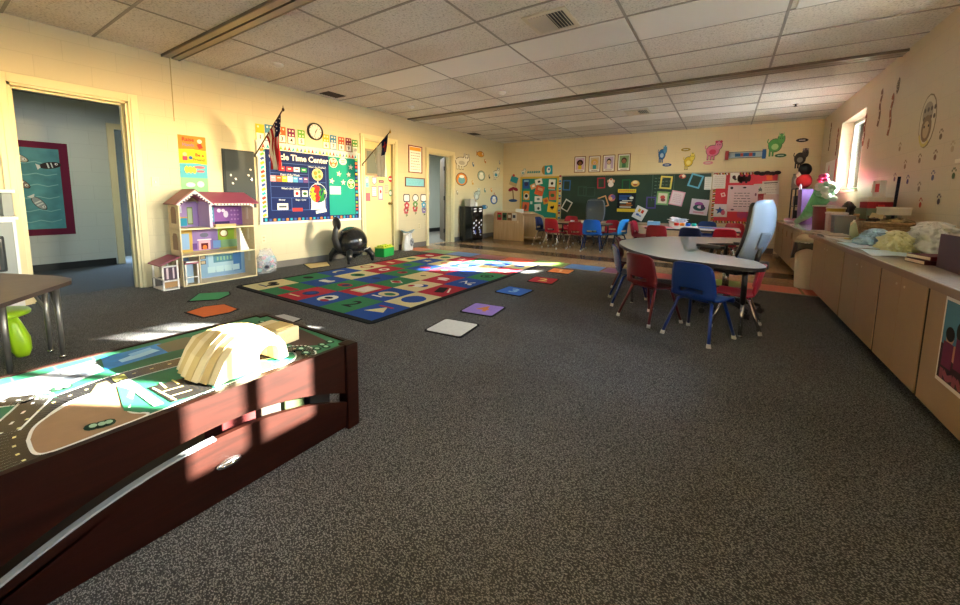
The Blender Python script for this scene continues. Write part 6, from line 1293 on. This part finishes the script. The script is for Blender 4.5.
t = thing('grey_jar', 'grey jar standing on top of the black rack', 'jar', (6.93, 9.2, CZ+.638)); MB().lathe([(.1, 0), (.11, .03), (.11, .2), (.09, .26)], C('#a89c92'), 18).build('body', t); MB().lathe([(.095, .26), (.095, .29)], C('#8a7f78'), 18).build('lid', t)
t = thing('stuffed_toy', 'red soft toy with black top sitting on the black rack near the corner', 'soft toy', (6.97, 8.92, CZ+.638)); MB().ball((0, 0, .14), (.12, .15, .14), mat('#c8202f', .8), 18, 12).build('body', t); MB().ball((0, 0, .35), (.1, .13, .12), C('#1c1a1c'), 18, 12).build('head', t); MB().ball((-.1, .05, .14), (.04, .05, .07), C('#e8dcd8'), 12, 8).build('tag', t); MB().ball((-.09, -.02, .26), (.04, .05, .06), C('#e0c0b8'), 12, 8).build('muzzle', t)
sg = Flat(); sg.p(rc(0, 0, .84, .42), WHT, .006); sg.p(rc(.38, 0, .08, .42), C('#d8452f')); sg.t('A', .2, C('#d88a98'), -.12, .07, rot=0); sg.t('8', .16, C('#d88a98'), -.1, -.1)
tag(sg.build('letter_sign', mw=frame('R', 8.72, 1.64, .002)), 'white board with red edge and outlined letters on the wall left of the window', 'sign')
tag(MB().lathe([(.09, 0), (.13, .02), (.14, .03), (.12, .03), (.08, .01)], mat('#8fc8a0', .3), 22).build('dish', loc=(RW+.08, 7.45, W1[2]+.001)), 'pale green dish on the window sill', 'dish')
# stickers on the right wall
def twig(c, c2):
    def d(f, w, h):
        P = smooth([(-.02, -h/2), (.02, -h*.2), (-.015, h*.1), (.025, h*.35), (.0, h/2)], 5); f.p(strip(P, w*.5), C('#4a342a')); f.p(strip(P, w*.36), C(c)); f.same([ell(P[k][0]+.0, P[k][1], w*.14, h*.03) for k in range(3, len(P)-2, 4)], C(c2)); f.p(ell(.02, h*.42, w*.34, h*.06), C(c))
    return d
for x, y, w, h, c, l in ((830, 137, .12, .5, '#7a5a44', 'long brown decal on the right wall farthest left of the window'), (837, 142, .14, .45, '#9a5a48', 'reddish brown decal just left of the window'), (864.5, 130, .13, .42, '#8a4a3a', 'dark reddish decal at the right edge of the window'), (868, 144, .1, .1, '#b08070', 'small reddish decal under the dark one at the right edge of the window'), (880, 108, .13, .44, '#7a5a48', 'long brown decal high right of the window, left of two'), (890.5, 115, .13, .46, '#9a6048', 'long reddish decal high right of the window, right of two'), (898, 86, .12, .13, '#7a6a5a', 'small brown decal near the ceiling right of the window')):
    pin('R', 'wall_sticker', l, 'sticker', x, y, w, h, twig(c, '#d8c0a0'), group='animal decals on the right wall')
def oval(f, w, h):
    f.p(ell(0, 0, w/2, h/2), C('#8a7a62')); f.p(ell(0, 0, w*.46, h*.47), C('#d8cdb8')); f.p(ell(-.01, h*.14, w*.3, h*.22), C('#a89a8a')); f.same([ell(-w*.2+.07*(k % 4), h*.05+.08*(k//4), .022) for k in range(8)], C('#6a5f58')); f.p(ell(0, -h*.14, w*.3, h*.25), C('#8a7560')); f.p(ell(0, -h*.16, w*.18, h*.16), C('#c0aa8c')); f.same([ell(-.04, -h*.1, .012), ell(.05, -h*.1, .012)], BLK); f.p(strip([(w*.42*cos(a), h*.45*sin(a)) for a in [-2.6+.2*k for k in range(9)]], .03), C('#d0c078'))
pin('R', 'wall_sticker', 'large oval animal portrait decal high on the right wall', 'sticker', 927.5, 121, .36, .5, oval)
def paw(c):
    def d(f, w, h): f.same([ell(0, -h*.15, w*.26, h*.22)]+[ell(-w*.3+w*.2*k, h*(.2+.14*(k in (1, 2))), w*.075, h*.085) for k in range(4)], C(c))
    return d
pp = [(350, 235, '#7a6a58', 'brown paw print decal right of the oval portrait, highest of all'), (172, 290, '#a08a70', 'faint paw print decal nearest to the window'), (325, 325, '#8a6a5a', 'brown paw print decal directly below the oval portrait'), (258, 340, '#8f7a66', 'tan paw print decal below left of the oval portrait'), (195, 366, '#9a8068', 'pale paw print decal in the left part of the right wall decals'), (405, 404, '#5a6a4a', 'green paw print decal farthest right'), (315, 413, '#6a6a86', 'grey blue paw print decal in the middle of the right wall decals'), (206, 431, '#5a4a7a', 'purple paw print decal in the lower left'), (150, 421, '#7a5a6a', 'narrow purple decal lower left of the paw prints'), (255, 462, '#8a7a6a', 'tan paw print decal above the lowest red one'), (340, 516, '#5a4a5a', 'dark paw print decal low on the right'), (261, 531, '#b04a3a', 'red paw print decal, lowest of all, above the basket'), (400, 288, '#c0ac90', 'very faint paw print decal at the right edge')]
for x, y, c, l in pp: pin('R', 'paw_print', l, 'sticker', 860+x/4.32, 80+y/4.32, .1, .12, paw(c), group='paw print decals')
# ------------------------------------------------------------------ ceiling fittings
LENS = mat('#ece8e0', .35)
k = 0
for x in (1.83, 3.05, 4.27, 5.49, 6.70):
    t = thing('ceiling_light', ['flat ceiling light panel farthest left in the near row', 'second flat ceiling light panel from the left in the near row', 'flat ceiling light panel behind the large air vent', 'fourth flat ceiling light panel in the near row, right of the vent', 'flat ceiling light panel by the right wall'][k], 'ceiling light', mw=frame('C', x, 3.594), group='near row of ceiling lights'); k += 1
    MB().box((0, 0, .004), (1.19 if x < 6.5 else 1.1, .58, .008), LENS, None, .002).build('lens', t)
k = 0
for x in (3.05, 4.27, 5.49):
    t = thing('ceiling_light', ['left flat ceiling light panel in the far row', 'middle flat ceiling light panel in the far row', 'right flat ceiling light panel in the far row'][k], 'ceiling light', mw=frame('C', x, 7.864), group='far row of ceiling lights'); k += 1
    MB().box((0, 0, .004), (1.19, .58, .008), LENS, None, .002).build('lens', t)
def vent(x, y, label, w=.42, two=True):
    t = thing('air_vent', label, 'air vent', mw=frame('C', x, y)); m = mat('#c8bda8', .4)
    MB().box((0, 0, .0015), (w-.06, w-.06, .003), M_black).build('duct_opening', t)
    b = MB()
    for (cx, cy, a, c) in ((0, w/2-.02, w, .04), (0, -w/2+.02, w, .04), (-w/2+.02, 0, .04, w-.08), (w/2-.02, 0, .04, w-.08)): b.box((cx, cy, .006), (a, c, .012), m)
    b.build('frame', t)
    n = 11
    for i in range(n):
        x0 = -w/2+.06+(w-.12)*i/(n-1); a = .75 if i < n/2 else -.75
        MB().box((x0, 0, .012), (.024, w-.08, .0025), m, Matrix.Rotation(a, 4, 'Y')).build('louver', t)
vent(4.27, 3.03, 'large square louvered air vent in the near part of the ceiling'); vent(4.25, 7.31, 'square louvered air vent in the far part of the ceiling')
def dark_vent(x, y, label):
    t = thing('air_vent', label, 'air vent', mw=frame('C', x, y)); m = mat('#4a443c', .5)
    MB().box((0, 0, .002), (.24, .33, .004), mat('#241f1a', .8)).build('duct_opening', t)
    for i in range(7): MB().box((0, -.14+.047*i, .006), (.24, .02, .003), m, Matrix.Rotation(.6, 4, 'X')).build('louver', t)
dark_vent(.24, 3.6, 'dark ceiling vent close to the left wall above the bulletin board'); dark_vent(.16, 7.87, 'dark ceiling vent close to the far end of the left wall')
def smoke(x, y, label):
    t = thing('smoke_detector', label, 'smoke detector', mw=frame('C', x, y)); MB().lathe([(.065, 0), (.065, .012), (.05, .03)], WHT, 22).build('housing', t); MB().lathe([(.03, .03), (.028, .042), (.01, .046)], WHT, 16).build('sensor_cap', t)
smoke(.88, 2.34, 'white smoke detector on the ceiling above the electrical panel'); smoke(.8, 4.84, 'white smoke detector on the ceiling above the closed door'); smoke(2.7, 4.86, 'white detector on the ceiling above the middle of the rug')
t = thing('sprinkler_head', 'small dark sprinkler head on the ceiling near the window', 'sprinkler', mw=frame('C', 6.64, 7.99)); MB().lathe([(.04, 0), (.038, .006)], M_chrome, 16).build('escutcheon', t); MB().lathe([(.012, .006), (.012, .03), (.03, .034), (.03, .04)], M_black, 14).build('deflector', t)
SKY, SUNE, EXPO = 6.8, 150, .87
# ------------------------------------------------------------------ light
w = bpy.data.worlds.new('world'); S.world = w; w.use_nodes = True; nt = w.node_tree
sk = nt.nodes.new('ShaderNodeTexSky'); sk.sky_type = 'NISHITA'; sk.sun_disc = False
SUN = Vector((-1, -.58, -.335)).normalized()
sk.sun_elevation = math.asin(-SUN.z); sk.sun_rotation = atan2(-SUN.x, -SUN.y)
nt.links.new(sk.outputs[0], nt.nodes['Background'].inputs[0]); nt.nodes['Background'].inputs[1].default_value = SKY
sd = bpy.data.lights.new('sun', 'SUN'); sd.energy = SUNE; sd.angle = radians(.6); sd.color = (1., .93, .82)
so = bpy.data.objects.new('sun', sd); COL.objects.link(so); so.rotation_euler = SUN.to_track_quat('-Z', 'Y').to_euler(); so.location = (12, 10, 4)
S.view_settings.view_transform = 'Standard'; S.view_settings.look = 'None'; S.view_settings.gamma = 1.
S.view_settings.use_curve_mapping = False; S.view_settings.exposure = EXPO
S.cycles.use_denoising = True
S.cycles.max_bounces = 14; S.cycles.diffuse_bounces = 10; S.cycles.glossy_bounces = 6; S.cycles.transparent_max_bounces = 16
S.cycles.sample_clamp_indirect = 6.
